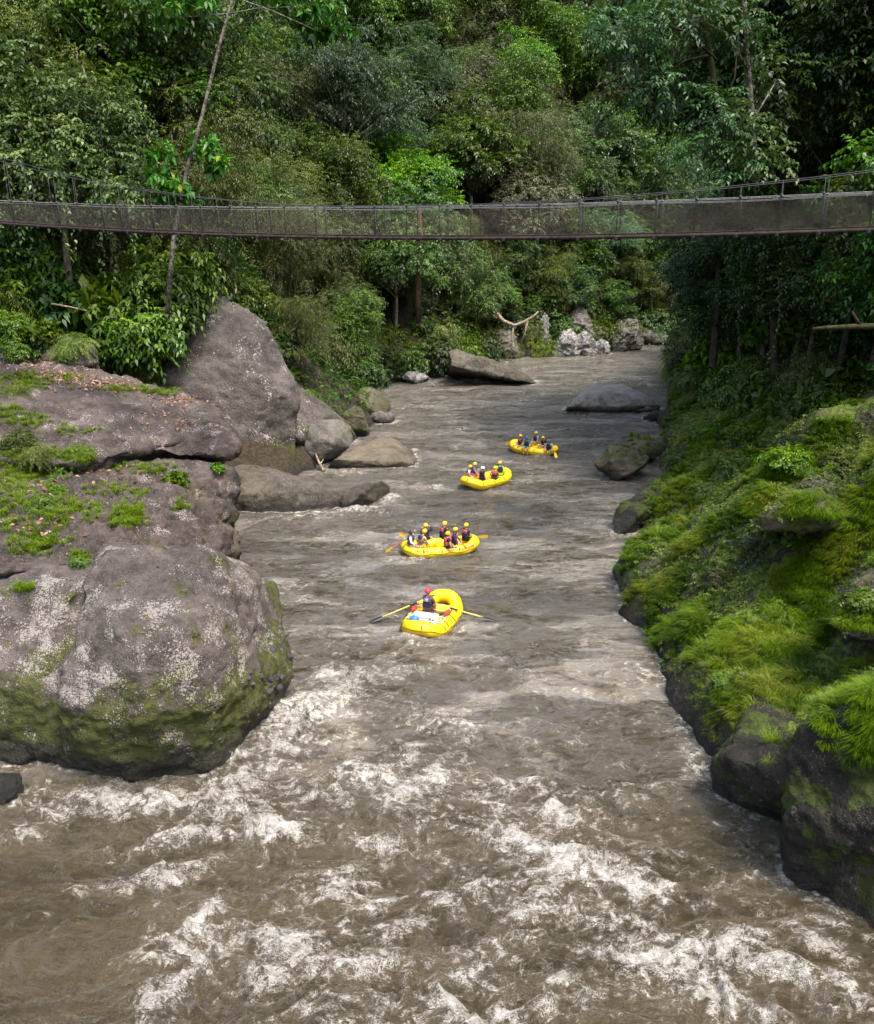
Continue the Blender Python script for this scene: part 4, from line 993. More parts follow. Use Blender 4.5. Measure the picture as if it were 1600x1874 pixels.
tag(link('grass', grass_mesh('grass', V, q, t_, m_grass)), 'bright green grass hanging down the right river bank', None, kind='stuff')
# low leafy cover on the bank
n = 52000; cx = rng.uniform(7, 36, n); cy = rng.uniform(15, 92, n); s_, r_ = river_s(cx, cy); okk = r_ & (s_ > .5) & (s_ < jungle_edge(cy)+1.5) & (rng.random(n) < np.clip(38/cy, .3, 1)) & (fbm(cx*.5+7, cy*.5, oct=3, seed=91) > -.25)
O = []; Nn = []
for a, b in zip(cx[okk], cy[okk]):
    p, nn = down(a, b)
    if p is not None and nn.z > .1: O.append(tuple(p)); Nn.append(tuple(nn))
O = np.array(O); Nn = np.array(Nn); n = len(O)
dr = Nn*.8 + rng.normal(0, .7, (n, 3)); O = O + Nn*rng.random((n, 1))*.12
ti = np.clip(.5 + .4*fbm(O[:, 0]*.5, O[:, 1]*.5, seed=95) + rng.normal(0, .12, n), 0, .95)
m_cover = leafmat('creeping_cover', (.040,.075,.010), (.15,.21,.032), (.17,.15,.04), .25, .6, .0)
tag(link('ground_cover', leafy('ground_cover', [sprays(O, dr, rng, .26, 6, .12, .07, .5, ti)], m_cover)), 'low creeping plants and moss on the right bank', None, kind='stuff')
# grass tufts on the left ledges
GR = [(30,640,90,20,26),(60,700,60,14,14),(15,760,40,24,14),(180,845,70,16,14),(60,1000,50,20,8),(280,860,60,10,8),(100,600,90,20,24),(170,935,60,20,8),(210,900,60,14,8),(30,840,50,20,20),(20,870,60,40,26),(60,860,70,30,24),(20,930,50,50,20),(110,835,60,18,14),(200,850,60,14,8),(240,940,24,14,16),(235,955,30,10,12),(70,990,40,18,8),(330,925,20,10,4),(60,770,40,14,6),(150,1020,12,10,4),(40,690,60,8,8),(230,712,60,7,10),(300,718,40,6,8),(120,690,30,6,5),(30,620,80,20,20),(90,600,80,24,22),(20,560,60,30,20),(160,625,30,14,10),(45,1075,14,5,5),(105,940,50,24,10),(330,870,14,8,3),(100,920,60,20,12),(140,790,60,12,5)]
Pp, Np, Lp = [], [], []
for px, py, rx, ry, k in GR:
    for _ in range(int(k*3.5)):
        p, nn = hit(px + rng.normal(0, .5)*rx, py + rng.normal(0, .5)*ry)
        if p is None or nn.z < .25 or p.y > 75: continue
        ln = rng.uniform(.18, .5)
        for _b in range(34): Pp.append((p.x+rng.normal(0, .07), p.y+rng.normal(0, .07), p.z-.03)); Lp.append(ln*rng.uniform(.5, 1.2)); Np.append(tuple(nn))
P = np.array(Pp); n = len(P); an = rng.uniform(0, 6.28, n); outv = unit(np.stack([np.cos(an), np.sin(an), np.zeros(n)], 1) + np.array(Np)*np.array([.6, .6, 0]))
V, q, t_ = blades(P, outv, np.array(Lp), np.full(n, .022), rng, np.clip(rng.normal(.62, .22, n), 0, 1))
tag(link('grass', grass_mesh('ledge_grass', V, q, t_, m_grass)), 'sparse yellow-green grass tufts in the cracks of the left ledges', None, kind='stuff')
# fallen leaves
LIT = [(110,690,70,14,260),(190,705,60,12,200),(330,730,60,10,110),(50,660,50,10,120),(330,775,60,8,50),(230,470,90,26,300),(150,450,60,16,150),(300,760,50,8,40),(60,895,40,20,50),(60,960,50,30,60),(200,860,60,14,50)]
Pp, Np = [], []
for px, py, rx, ry, k in LIT:
    for _ in range(k):
        p, nn = hit(px + rng.normal(0, .6)*rx, py + rng.normal(0, .6)*ry)
        if p is not None and nn.z > .2: Pp.append(tuple(p + nn*.03)); Np.append(tuple(nn))
P = np.array(Pp); Nn = np.array(Np); n = len(P); T = rng.normal(0, 1, (n, 3)); T[:, 2] *= .25
V, q, t_ = leaf_quads(P, T, Nn + rng.normal(0, .25, (n, 3)), rng.uniform(.12, .30, n), rng.uniform(.07, .16, n), rng.random(n), fold=.25)
m_litter = leafmat('dead_leaves', (.15,.09,.06), (.36,.24,.20), (.45,.36,.33), .1, .8, .0)
tag(link('leaf_litter', mesh_np('leaf_litter', V, q, [m_litter], False, attrs={'tint': t_})), 'pinkish-brown fallen leaves on the slab and the slope', None, kind='stuff')

# cobbles set in the right flank of the huge boulder, pebbles washed out of the right bank
def stones(name, boxes, mat, seed, parent=None):
    rg = random.Random(seed); b = MB(); off = Vector(parent.location) if parent else Vector((0, 0, 0))
    for (x0, y0, x1, y1, k, r0, r1) in boxes:
        for _ in range(k):
            p, nn = hit(rg.uniform(x0, x1), rg.uniform(y0, y1))
            if p is None or p.y > 60: continue
            r = rg.uniform(r0, r1)**1.0
            b.sphere(p - nn*r*.30 - off, r, 7, 5, (rg.uniform(.7, 1.6), rg.uniform(.7, 1.2), rg.uniform(.45, .9)), Matrix.Rotation(rg.uniform(0, 3), 3, 'Z') @ Matrix.Rotation(rg.uniform(0, 3), 3, 'X'))
    return b.build(name, mat, parent)
M_cob = rockmat('cobbles', dark=(.03,.03,.034), light=(.10,.097,.105), lichen=.2, moss=.1, wet=.2, speck=12, scale=2)
so_ = stones('embedded_stones', [(475,1140,530,1300,40,.04,.17),(450,1220,525,1350,26,.03,.14),(255,1330,440,1400,22,.03,.07),(200,1020,430,1180,18,.03,.06)], M_cob, 5, ROCKS[0]); so_['kind'] = 'stuff'
tag(stones('pebbles', [(1235,1040,1300,1160,120,.03,.11),(1195,1200,1290,1330,90,.03,.09),(1310,960,1400,1010,30,.05,.14),(1500,1100,1600,1200,60,.03,.10),(1290,1000,1420,1300,40,.05,.12),(1320,1420,1440,1510,20,.02,.06)], M_cob, 6), 'grey pebbles washed out of the right bank', None, kind='stuff')
# ------------------------------------------------------------------ rafts, people, paddles
def yellow_pvc():
    t = NT('yellow_raft_fabric'); g = t.n('ShaderNodeTexCoord').outputs['Object']
    n = t.noise(g, 2.2, 5, .6); n2 = t.noise(g, 30, 3)
    c = t.mix(t.ramp(n, .35, .65), (.70, .46, .004), (.80, .56, .006))
    c = t.mix(t.ramp(t.noise(g, 5, 6, .7), .60, .72, 0, .35), c, (.42, .28, .02))
    return t.done(t.pbr(c, .48, t.bump(t.math('ADD', t.math('MULTIPLY', n, 1), t.math('MULTIPLY', n2, .04)), .25, .04), .5).outputs[0])
m_yel = yellow_pvc()
m_yelfloor = plain('yellow_floor', (.70, .44, .010), .5, .4)
m_black = plain('black_webbing', (.015, .015, .017), .7, .3)
m_strap = plain('purple_black_strap', (.04, .02, .045), .7)
m_redtxt = plain('red_lettering', (.42, .03, .02), .5)
m_alu = plain('aluminium_tube', (.55, .52, .47), .35, .5, .7)
m_white = plain('white_cooler', (.78, .77, .75), .45)
m_blue = plain('blue_plastic', (.02, .16, .50), .4)
m_redbag = plain('red_cloth', (.42, .035, .02), .7)
m_padyel = plain('yellow_paddle', (.80, .50, .02), .4)
m_padred = plain('red_shaft', (.45, .04, .03), .4)
m_oar = plain('yellow_oar', (.62, .50, .10), .5)
m_blade = plain('black_oar_blade', (.012, .014, .02), .45)
m_skin = plain('skin', (.42, .23, .15), .55, .35, 0, .06)
m_skin2 = plain('tan_skin', (.30, .155, .09), .55, .35, 0, .06)
m_hair = plain('dark_hair', (.02, .014, .01), .7)
m_eye = plain('eyes', (.02, .018, .016), .3)
CM = {}
def cloth(c):
    if c not in CM:
        col = dict(white=(.66,.66,.68), khaki=(.36,.29,.16), navy=(.018,.026,.065), black=(.016,.016,.018), olive=(.12,.085,.035), red=(.48,.05,.045), green=(.25,.62,.03), teal=(.015,.24,.22), grey=(.34,.36,.42), blue=(.12,.18,.30),
                   vestred=(.42,.10,.10), vestnavy=(.03,.03,.075), purple=(.09,.06,.20), darkgreen=(.012,.035,.02), brown=(.13,.075,.05), tan=(.40,.31,.20), ltgrey=(.42,.42,.45))[c]
        CM[c] = plain('cloth_'+c, col, .8, .2, 0, .2, 12)
    return CM[c]
HM = {}
def helm(c):
    if c not in HM:
        col = dict(yellow=(.82,.50,.015), red=(.62,.03,.05), dark=(.02,.025,.04), white=(.75,.76,.78), blue=(.012,.10,.50), grey=(.12,.12,.17))[c]
        HM[c] = plain('helmet_'+c, col, .25, .5, 0, .05)
    return HM[c]
def skin_mesh(name, nodes, edges, mat, parent, sub=1, root=0):
    """a continuous surface grown round connected joints: nodes = [(pos, radius)]"""
    bm = bmesh.new(); ly = bm.verts.layers.skin.verify()
    vs = []
    for p, r in nodes:
        v = bm.verts.new(Vector(p)); rr = r if isinstance(r, tuple) else (r, r); v[ly].radius = rr; vs.append(v)
    for a, b in edges: bm.edges.new((vs[a], vs[b]))
    vs[root][ly].use_root = True
    me = bpy.data.meshes.new(name); bm.to_mesh(me); bm.free()
    out = finish_mesh(me, [('SKIN', dict(use_smooth_shade=True, branch_smoothing=.3)), ('SUBSURF', dict(levels=sub, render_levels=sub))])
    out.materials.clear(); out.materials.append(mat); out.name = name
    out.polygons.foreach_set('use_smooth', np.ones(len(out.polygons), bool))
    return link(name, out, parent)
def mid(a, b, f): return Vector(a).lerp(Vector(b), f)
def elbow(sh, hd, out):
    sh, hd = Vector(sh), Vector(hd); d = hd-sh; L = .285; h = math.sqrt(max(L*L-(d.length/2)**2, .0004))
    o = (Vector(out) - d.normalized()*Vector(out).dot(d.normalized())).normalized()
    return (sh+hd)/2 + o*h
def person(loc, face, label, helmet='yellow', shirt='navy', vest='vestred', vest2='vestnavy', shorts='black', sleeve='short', lean=.12, twist=0.0, hl=(-.24,.36,.30), hr=(.24,.36,.30), legs='sit', sk=None, skirt=False, parent=None, head=(0,0), panel=None, group='people riding in the rafts'):
    """hips at loc; faces the direction 'face' (radians, 0 = +Y); hands hl/hr in hip space"""
    sk = sk or m_skin
    r = tag(empty('person', loc, face), label, 'person', group)
    T = lambda x, y, z: Vector((x*math.cos(twist)-y*math.sin(twist), x*math.sin(twist)+y*math.cos(twist)+lean*z*1.05, z))
    pel, wai, che, nb = Vector((0,0,.06)), T(0,0,.24), T(0,.0,.42), T(0,.0,.57)
    nk, hd0, hd1, top = T(0,.01,.63), T(0,.035,.72), T(0,.03,.80), T(0,.01,.87)
    for q in (hd0, hd1, top): q.x += head[0]*.3*(q.z-.6); q.y += head[1]*.3*(q.z-.6)
    sl_, sr_ = T(-.19,0,.53), T(.19,0,.53)
    hl, hr = Vector(hl), Vector(hr)
    def reach(s_, h_):
        d = h_-s_
        return s_ + d*min(1, .555/d.length)
    hl, hr = reach(sl_, hl), reach(sr_, hr)
    el, er = elbow(sl_, hl, (-.8,-.2,-.6)), elbow(sr_, hr, (.8,-.2,-.6))
    hipl, hipr = Vector((-.10,.02,.03)), Vector((.10,.02,.03))
    if legs == 'sit': kl, kr, al, ar = Vector((-.17,.43,.06)), Vector((.17,.43,.06)), Vector((-.16,.40,-.36)), Vector((.16,.40,-.36))
    elif legs == 'up': kl, kr, al, ar = Vector((-.16,.36,.26)), Vector((.16,.38,.22)), Vector((-.14,.52,-.14)), Vector((.14,.54,-.16))
    else: kl, kr, al, ar = Vector((-.30,.36,.04)), Vector((.12,.44,.05)), Vector((-.32,.34,-.36)), Vector((.12,.42,-.36))
    fl, fr = al+Vector((0,.17,-.04)), ar+Vector((0,.17,-.04))
    nodes = [(pel,(.15,.115)),(wai,(.135,.10)),(che,(.165,.115)),(nb,(.085,.075)),(nk,.052),(hd0,(.072,.085)),(hd1,(.078,.098)),(top,(.05,.06)),
             (sl_,.062),(el,.043),(hl,.028),(sr_,.062),(er,.043),(hr,.028),(hipl,.095),(kl,.060),(al,.040),(fl,.032),(hipr,.095),(kr,.060),(ar,.040),(fr,.032),
             (mid(sl_,el,.5),.052),(mid(el,hl,.35),.042),(mid(sr_,er,.5),.052),(mid(er,hr,.35),.042),(mid(hipl,kl,.5),.078),(mid(kl,al,.35),.056),(mid(hipr,kr,.5),.078),(mid(kr,ar,.35),.056)]
    edges = [(0,1),(1,2),(2,3),(3,4),(4,5),(5,6),(6,7),(2,8),(8,22),(22,9),(9,23),(23,10),(2,11),(11,24),(24,12),(12,25),(25,13),(0,14),(14,26),(26,15),(15,27),(27,16),(16,17),(0,18),(18,28),(28,19),(19,29),(29,20),(20,21)]
    # hands: palm, four unequal fingers curled, a thumb from the side
    for hi, hp, ep, sgn in ((10, hl, el, -1), (13, hr, er, 1)):
        f = (hp-ep).normalized(); sd = f.cross(Vector((0,0,1))); sd = sd.normalized() if sd.length > .05 else Vector((1,0,0)); dn = sd.cross(f).normalized()*-1
        pa = hp + f*.055; nodes.append((pa, (.034,.018))); ip = len(nodes)-1; edges.append((hi, ip))
        for k, (o, ln) in enumerate(((-.027,.062),(-.009,.072),(.009,.068),(.027,.052))):
            b0 = pa + f*.03 + sd*o; nodes.append((b0,.009)); edges.append((ip, len(nodes)-1))
            nodes.append((b0+f*ln*.5+dn*.012,.0085)); edges.append((len(nodes)-2, len(nodes)-1))
            nodes.append((b0+f*ln*.62+dn*.045,.0075)); edges.append((len(nodes)-2, len(nodes)-1))
        nodes.append((pa - f*.02 + sd*.038*-sgn, .0095)); edges.append((ip, len(nodes)-1))
        nodes.append((pa + f*.025 + sd*.058*-sgn + dn*.02, .0085)); edges.append((len(nodes)-2, len(nodes)-1))
    # nose and ears grow out of the head
    fw = Vector((-math.sin(twist), math.cos(twist), 0)); rt = Vector((math.cos(twist), math.sin(twist), 0)); hc = (hd0+hd1)/2
    nodes.append((hc+fw*.098+Vector((0,0,-.012)),.014)); edges.append((6, len(nodes)-1))
    skin_mesh('body', nodes, edges, sk, r, 1, 0)
    b = MB()
    for s_ in (-1, 1): b.sphere(hc+rt*.034*s_+fw*.076+Vector((0,0,.02)), .011, 6, 4)
    b.build('eyes', m_eye, r)
    b = MB(); b.tube([hc+rt*-.026+fw*.082+Vector((0,0,-.052)), hc+fw*.09+Vector((0,0,-.055)), hc+rt*.026+fw*.082+Vector((0,0,-.052))], .006, 5); b.build('mouth', cloth('vestred'), r)
    b = MB()
    for s_ in (-1, 1): b.sphere(hc+rt*.082*s_+Vector((0,0,-.005)), .026, 7, 5, (.4,.7,1.1))
    b.build('ears', sk, r)
    b = MB(); b.sphere(hc-fw*.02+Vector((0,0,.01)), .088, 10, 7, (.95,1.0,1.0)); b.build('hair', m_hair, r)
    # helmet: a shell with a rim and vents
    v, f = [], []; seg, rg = 16, 7; hcen = hd1 + Vector((0,0,-.015)) - fw*.006
    for shell, rad in ((0, .135), (1, .115)):
        for i in range(rg+1):
            th = (math.pi*.60)*i/rg
            for k in range(seg):
                ph = 2*math.pi*k/seg; fr_ = math.sin(ph)
                cut = 1 - (.18 if fr_ > .2 else 0)*(i/rg)
                v.append(hcen + rt*(rad*.94*math.sin(th*cut)*math.cos(ph)) + fw*(rad*1.08*math.sin(th*cut)*math.sin(ph)) + Vector((0,0,rad*1.02*math.cos(th*cut))))
    for sh in (0, 1):
        o0 = sh*(rg+1)*seg
        for i in range(rg):
            for k in range(seg):
                q = (o0+i*seg+k, o0+(i+1)*seg+k, o0+(i+1)*seg+(k+1)%seg, o0+i*seg+(k+1)%seg); f.append(q if sh == 0 else q[::-1])
    for k in range(seg): f.append((rg*seg+k, (rg+1)*seg+rg*seg+k, (rg+1)*seg+rg*seg+(k+1)%seg, rg*seg+(k+1)%seg))
    b = MB(); b.add(v, f); ho = b.build('helmet', helm(helmet), r)
    b = MB()
    for s_ in (-1, 1): b.tube([hcen+rt*.108*s_+Vector((0,0,-.04)), hcen+rt*.075*s_+fw*.05+Vector((0,0,-.13)), hcen+fw*.07+Vector((0,0,-.155))], .009, 5)
    b.build('chin_strap', m_black, ho)
    # shirt
    g = .012
    sn = [(pel+Vector((0,0,.05)),(.155+g,.12+g)),(wai,(.142+g,.105+g)),(che,(.17+g,.118+g)),(nb,(.092,.08)),(sl_,.066+g),(mid(sl_,el,.55),.056+g),(sr_,.066+g),(mid(sr_,er,.55),.056+g)]
    se = [(0,1),(1,2),(2,3),(2,4),(4,5),(2,6),(6,7)]
    if sleeve == 'long':
        sn += [(el,.047+g),(mid(el,hl,.8),.034+g),(er,.047+g),(mid(er,hr,.8),.034+g)]; se += [(5,8),(8,9),(7,10),(10,11)]
    skin_mesh('shirt', sn, se, cloth(shirt), r, 1)
    pn = [(pel,(.163,.128)),(hipl,.108),(mid(hipl,kl,.7),.088),(hipr,.108),(mid(hipr,kr,.7),.088)]
    skin_mesh('shorts', pn, [(0,1),(1,2),(0,3),(3,4)], cloth(shorts), r, 1)
    # life vest: thick panels front and back with straps over the shoulders
    up_ = (nb-pel).normalized(); vm = MB(); vp = MB()
    rot = Matrix((rt, up_.cross(rt)*-1 if False else rt.cross(up_)*-1, up_)).transposed()
    bk = rot @ Vector((0,1,0));
    if bk.dot(fw) < 0: bk = -bk
    rot = Matrix((rt, bk, up_)).transposed()
    for s_ in (1, -1):
        vm.box(wai + up_*.02 + bk*.125*s_, (.31, .075, .17), rot, .022)
        vp.box(che + up_*.045 + bk*.135*s_, (.285, .085, .19), rot, .028)
        for q in (-1, 1): vm.box(nb + up_*.0 + rt*.10*q + bk*.062*s_, (.06, .12, .035), rot, .012)
    for q in (-1, 1): vm.box(wai + up_*.04 + rt*.165*q, (.05, .20, .17), rot, .016)
    for k in (-.03, .06): vm.box(wai + up_*k, (.385, .345, .028), rot, .01)
    vo = vm.build('life_vest', cloth(vest2), r); vp.build('vest_panel', cloth(vest), vo)
    if panel:
        b = MB(); b.box(che + up_*.05 - bk*.182, (.15, .014, .13), rot, .006); b.build('back_patch', cloth(panel), vo)
    return r
def raft_path(L, Wd, r, n=96, rocker=.24):
    pts = []; hx, hy = L/2-r, Wd/2-r; ex = 3.2
    for i in range(n):
        a = 2*math.pi*i/n; c, s_ = math.cos(a), math.sin(a)
        x = hx*math.copysign(abs(c)**(2/ex), c); y = hy*math.copysign(abs(s_)**(2/2.6), s_)
        z = rocker*max(0, (abs(x)/hx-.55)/.45)**2
        pts.append(Vector((x, y, r*.78+z)))
    # even spacing
    Ls = [0]
    for i in range(n): Ls.append(Ls[-1] + (pts[(i+1) % n]-pts[i]).length)
    out = []; j = 0
    for k in range(n):
        t = Ls[-1]*k/n
        while Ls[j+1] < t: j += 1
        out.append(pts[j].lerp(pts[(j+1) % n], (t-Ls[j])/max(Ls[j+1]-Ls[j], 1e-6)))
    return out
def raft(loc, head, label, L=4.3, Wd=2.05, r=.27, thwarts=(-.85,.0,.85), text=None, text2=None, rocker=.24, textat=(.15,.0)):
    """bow along the raft's +x"""
    root = tag(empty('raft', loc, head), label, 'raft', 'yellow inflatable rafts')
    path = raft_path(L, Wd, r, rocker=rocker); n = len(path)
    rads = [r*(1 - .05*(abs(math.sin(math.pi*6*i/n))**18)) for i in range(n)]
    b = MB(); b.tube(path, rads, 18, closed=True); b.build('tube', m_yel, root)
    # floor sheet follows the tube
    V, F = [], []; k = 14
    for i in range(n//2+1):
        a, c = path[i % n], path[(n-i) % n]
        for q in range(k+1): p = a.lerp(c, q/k); V.append((p.x, p.y, p.z - r*.55 + .015*math.cos(q*math.pi)))
    for i in range(n//2):
        for q in range(k): F.append((i*(k+1)+q, i*(k+1)+q+1, (i+1)*(k+1)+q+1, (i+1)*(k+1)+q))
    b = MB(); b.add(V, F); b.build('floor', m_yelfloor, root)
    for x in thwarts:
        y = Wd/2-r*1.5; z = r*.80
        b = MB(); b.tube([(x,-y,z),(x,-y*.9,z),(x,-y*.5,z),(x,0,z),(x,y*.5,z),(x,y*.9,z),(x,y,z)], [r*.62,r*.74,r*.78,r*.78,r*.78,r*.74,r*.62], 14); b.build('thwart', m_yel, root)
    # grab line looping round the outside
    def outp(i, ang, ex=.012):
        p = path[i % n]; t = (path[(i+1) % n]-path[(i-1) % n]).normalized(); o = t.cross(Vector((0,0,1))).normalized()
        if o.dot(Vector((p.x, p.y, 0))) < 0: o = -o
        return p + (o*math.cos(ang) + Vector((0,0,1))*math.sin(ang))*(r+ex)
    b = MB(); b.tube([outp(i, R(14) - R(14)*abs(math.sin(i/n*math.pi*9))) for i in range(n)], .011, 5, closed=True); b.build('grab_line', m_black, root)
    for i in range(0, n, n//9):
        b = MB()
        b.tube([outp(i, R(a), .006) for a in range(15, 70, 8)], .018, 5); b.sphere(outp(i, R(40), .008), .035, 8, 5, (1,1,.6)); b.build('strap', m_black, root)
    # lettering printed on the outer side of the tube
    def letter(txt, size, mat, i0, ang, name):
        cu = bpy.data.curves.new('lettering', 'FONT'); cu.body = txt; cu.size = size; cu.offset = size*.018; cu.extrude = .0; cu.shear = .25; cu.align_x = 'CENTER'; cu.align_y = 'CENTER'
        to = bpy.data.objects.new('tmp', cu); COL.objects.link(to); dg = bpy.context.evaluated_depsgraph_get(); dg.update()
        me = bpy.data.meshes.new_from_object(to.evaluated_get(dg)); bpy.data.objects.remove(to)
        step = sum((path[(i+1) % n]-path[i]).length for i in range(n))/n
        bm = bmesh.new(); bm.from_mesh(me); bmesh.ops.triangulate(bm, faces=bm.faces[:]); bmesh.ops.subdivide_edges(bm, edges=[e for e in bm.edges if e.calc_length() > .05], cuts=2)
        for v in bm.verts:
            fi = i0 + v.co.x/step; i = math.floor(fi); a = ang + v.co.y/r
            v.co = outp(i, a, .005).lerp(outp(i+1, a, .005), fi-i)
        bm.to_mesh(me); bm.free(); me.materials.clear(); me.materials.append(mat); link(name, me, root)
    if text: letter(text, .25, m_redtxt, textat[0], R(38), 'lettering')
    if text2: letter(text2, .20, m_black, textat[1], R(44), 'lettering')
    return root
def on_raft(root, u, v, z): return root.matrix_world_local @ Vector((u, v, z)) if False else Matrix.Translation(root.location) @ root.rotation_euler.to_matrix().to_4x4() @ Vector((u, v, z))
def paddle(a, b, label, shaft=m_padred, blade=m_padyel, broad=Vector((0,0,1)), rs=.017):
    """grip at a, blade tip at b"""
    a, b = Vector(a), Vector(b); d = (b-a).normalized(); L = (b-a).length
    r = tag(empty('paddle', a), label, 'paddle', 'paddles held by the rafters'); A = Vector((0,0,0))
    m = MB(); m.tube([A, d*(L-.42)], rs, 8); m.build('shaft', shaft, r)
    sd = d.cross(broad); sd = sd.normalized() if sd.length > .1 else d.cross(Vector((1,0,0))).normalized(); nn = sd.cross(d)
    m = MB(); m.tube([A-sd*.055, A+sd*.055], .018, 8); m.build('grip', blade, r)
    V, F = [], []; prof_ = [(0,.020),(.07,.055),(.16,.092),(.30,.105),(.42,.10),(.48,.07),(.50,.02)]
    for s_, h in ((1,.010),(-1,.010)):
        for x, w_ in prof_:
            for q in (-1,-.5,0,.5,1): V.append(d*(L-.50+x) + sd*w_*q + nn*s_*h*(1.4-abs(q)))
    k = len(prof_)*5
    for o in (0, k):
        for i in range(len(prof_)-1):
            for q in range(4):
                f = (o+i*5+q, o+i*5+q+1, o+(i+1)*5+q+1, o+(i+1)*5+q); F.append(f if o else f[::-1])
    for i in range(len(prof_)-1):
        F.append((i*5, (i+1)*5, k+(i+1)*5, k+i*5)); F.append((i*5+4, k+i*5+4, k+(i+1)*5+4, (i+1)*5+4))
    m = MB(); m.add(V, F); m.build('blade', blade, r)
    return r
def seat(root, u, v): return on_raft(root, u, v, .27*.78+.27-.02)
# --- oar raft, nearest
c1 = W(792, 1126, .2)
A1 = math.atan2(3.35, 1.15)
raft1 = raft((c1.x, c1.y, water_z(c1.x, c1.y)-.02), A1, 'nearest yellow oar raft with metal frame and white cooler, one rower aboard', L=4.25, Wd=2.25, r=.31, thwarts=(1.0,), rocker=.34)
fr = MB(); yy = .80; zf = .62
for y_ in (-yy, yy): fr.tube([(-1.15,y_,zf),(.55,y_,zf)], .028, 8)
for x_ in (-1.15,-.55,.1,.55): fr.tube([(x_,-yy,zf),(x_,yy,zf)], .028, 8)
for y_ in (-yy+.14, yy-.14): fr.tube([(-1.1,y_,zf+.05),(.5,y_,zf+.05)], .016, 6)
for y_ in (-yy, yy): fr.tube([(.1,y_,zf),(.1,y_*1.06,zf+.16)], .022, 6)
fr.build('rowing_frame', m_alu, raft1)
for y_ in (-yy, yy):
    b = MB()
    for x_ in (-.9,-.2,.4): b.tube([(x_,y_,zf+.03),(x_,y_*1.2,zf-.05),(x_,y_*1.32,zf-.22)], .02, 5)
    b.build('strap', m_black, raft1)
on1 = lambda u, v, z: on_raft(raft1, u, v, z)
ck = tag(empty('cooler', on1(-.80, .05, .36), A1), 'white cooler box strapped in the frame behind the rower', 'cooler')
b = MB(); b.box((0,0,.16), (.48,1.05,.34), None, .03); b.build('cooler_box', m_white, ck)
b = MB(); b.box((0,0,.365), (.50,1.08,.07), None, .025); b.build('lid', m_white, ck)
for y_ in (-.3, .28):
    b = MB(); b.tube([(-.26,y_,.0),(-.265,y_,.40),(0,y_,.412),(.265,y_,.40),(.26,y_,0)], .018, 5); b.build('strap', m_strap, ck)
b = MB(); b.box((-.25,-.42,.27), (.02,.07,.06), None, .005); b.box((-.25,.44,.27), (.02,.07,.06), None, .005); b.build('latch', m_black, ck)
bk_ = tag(empty('dry_bag', on1(-1.22, .42, .56), A1), 'bright blue round dry bag on the back tube of the oar raft', 'bag')
b = MB(); b.sphere((0,0,.12), .19, 14, 9, (1,1.15,.8)); b.build('bag', m_blue, bk_); b = MB(); b.tube([(0,-.12,.22),(0,.0,.30),(0,.12,.22)], .035, 7); b.build('roll_top', plain('pale_blue', (.10,.30,.62), .4), bk_)
rb = tag(empty('throw_bag', on1(-.25, .78, .62), A1), 'red throw bag lashed on the left of the rowing frame', 'bag')
b = MB(); b.sphere((0,0,.08), .16, 12, 8, (1.7,.7,.7)); b.build('bag', m_redbag, rb); b = MB(); b.tube([(.2,0,.1),(.34,.02,.2),(.4,.02,.28)], .02, 6); b.build('cord', m_black, rb)
rb = tag(empty('throw_bag', on1(-.15, -.74, .62), A1), 'red strapped bundle lashed on the right of the rowing frame', 'bag')
b = MB(); b.sphere((0,0,.07), .15, 12, 8, (1.9,.7,.6)); b.build('bag', m_redbag, rb); b = MB(); b.tube([(0,-.12,.05),(0,0,.17),(0,.12,.05)], .02, 6); b.build('cord', m_black, rb)
ps = on1(-.28, .12, .62+.18)
st_ = tag(empty('rowing_seat', on1(-.28, .12, .62), A1), 'low padded seat under the rower on the metal frame', 'seat')
b = MB(); b.box((0,0,.06), (.32,.5,.13), None, .03); b.build('cushion', m_strap, st_); b = MB(); b.tube([(-.1,-.3,.0),(-.1,.3,0)], .025, 6); b.tube([(.1,-.3,.0),(.1,.3,0)], .025, 6); b.build('seat_frame', m_alu, st_)
faceA = A1 - math.pi/2
lock = {1: on1(.10, .86, .80), -1: on1(.10, -.86, .80)}
tipL = W(679, 1138, .13); tipR = W(906, 1136, .13)
def local_of(p, loc, face): q = Vector(p) - Vector(loc); return Vector((q.x*math.cos(face)+q.y*math.sin(face), -q.x*math.sin(face)+q.y*math.cos(face), q.z))
hands = {}
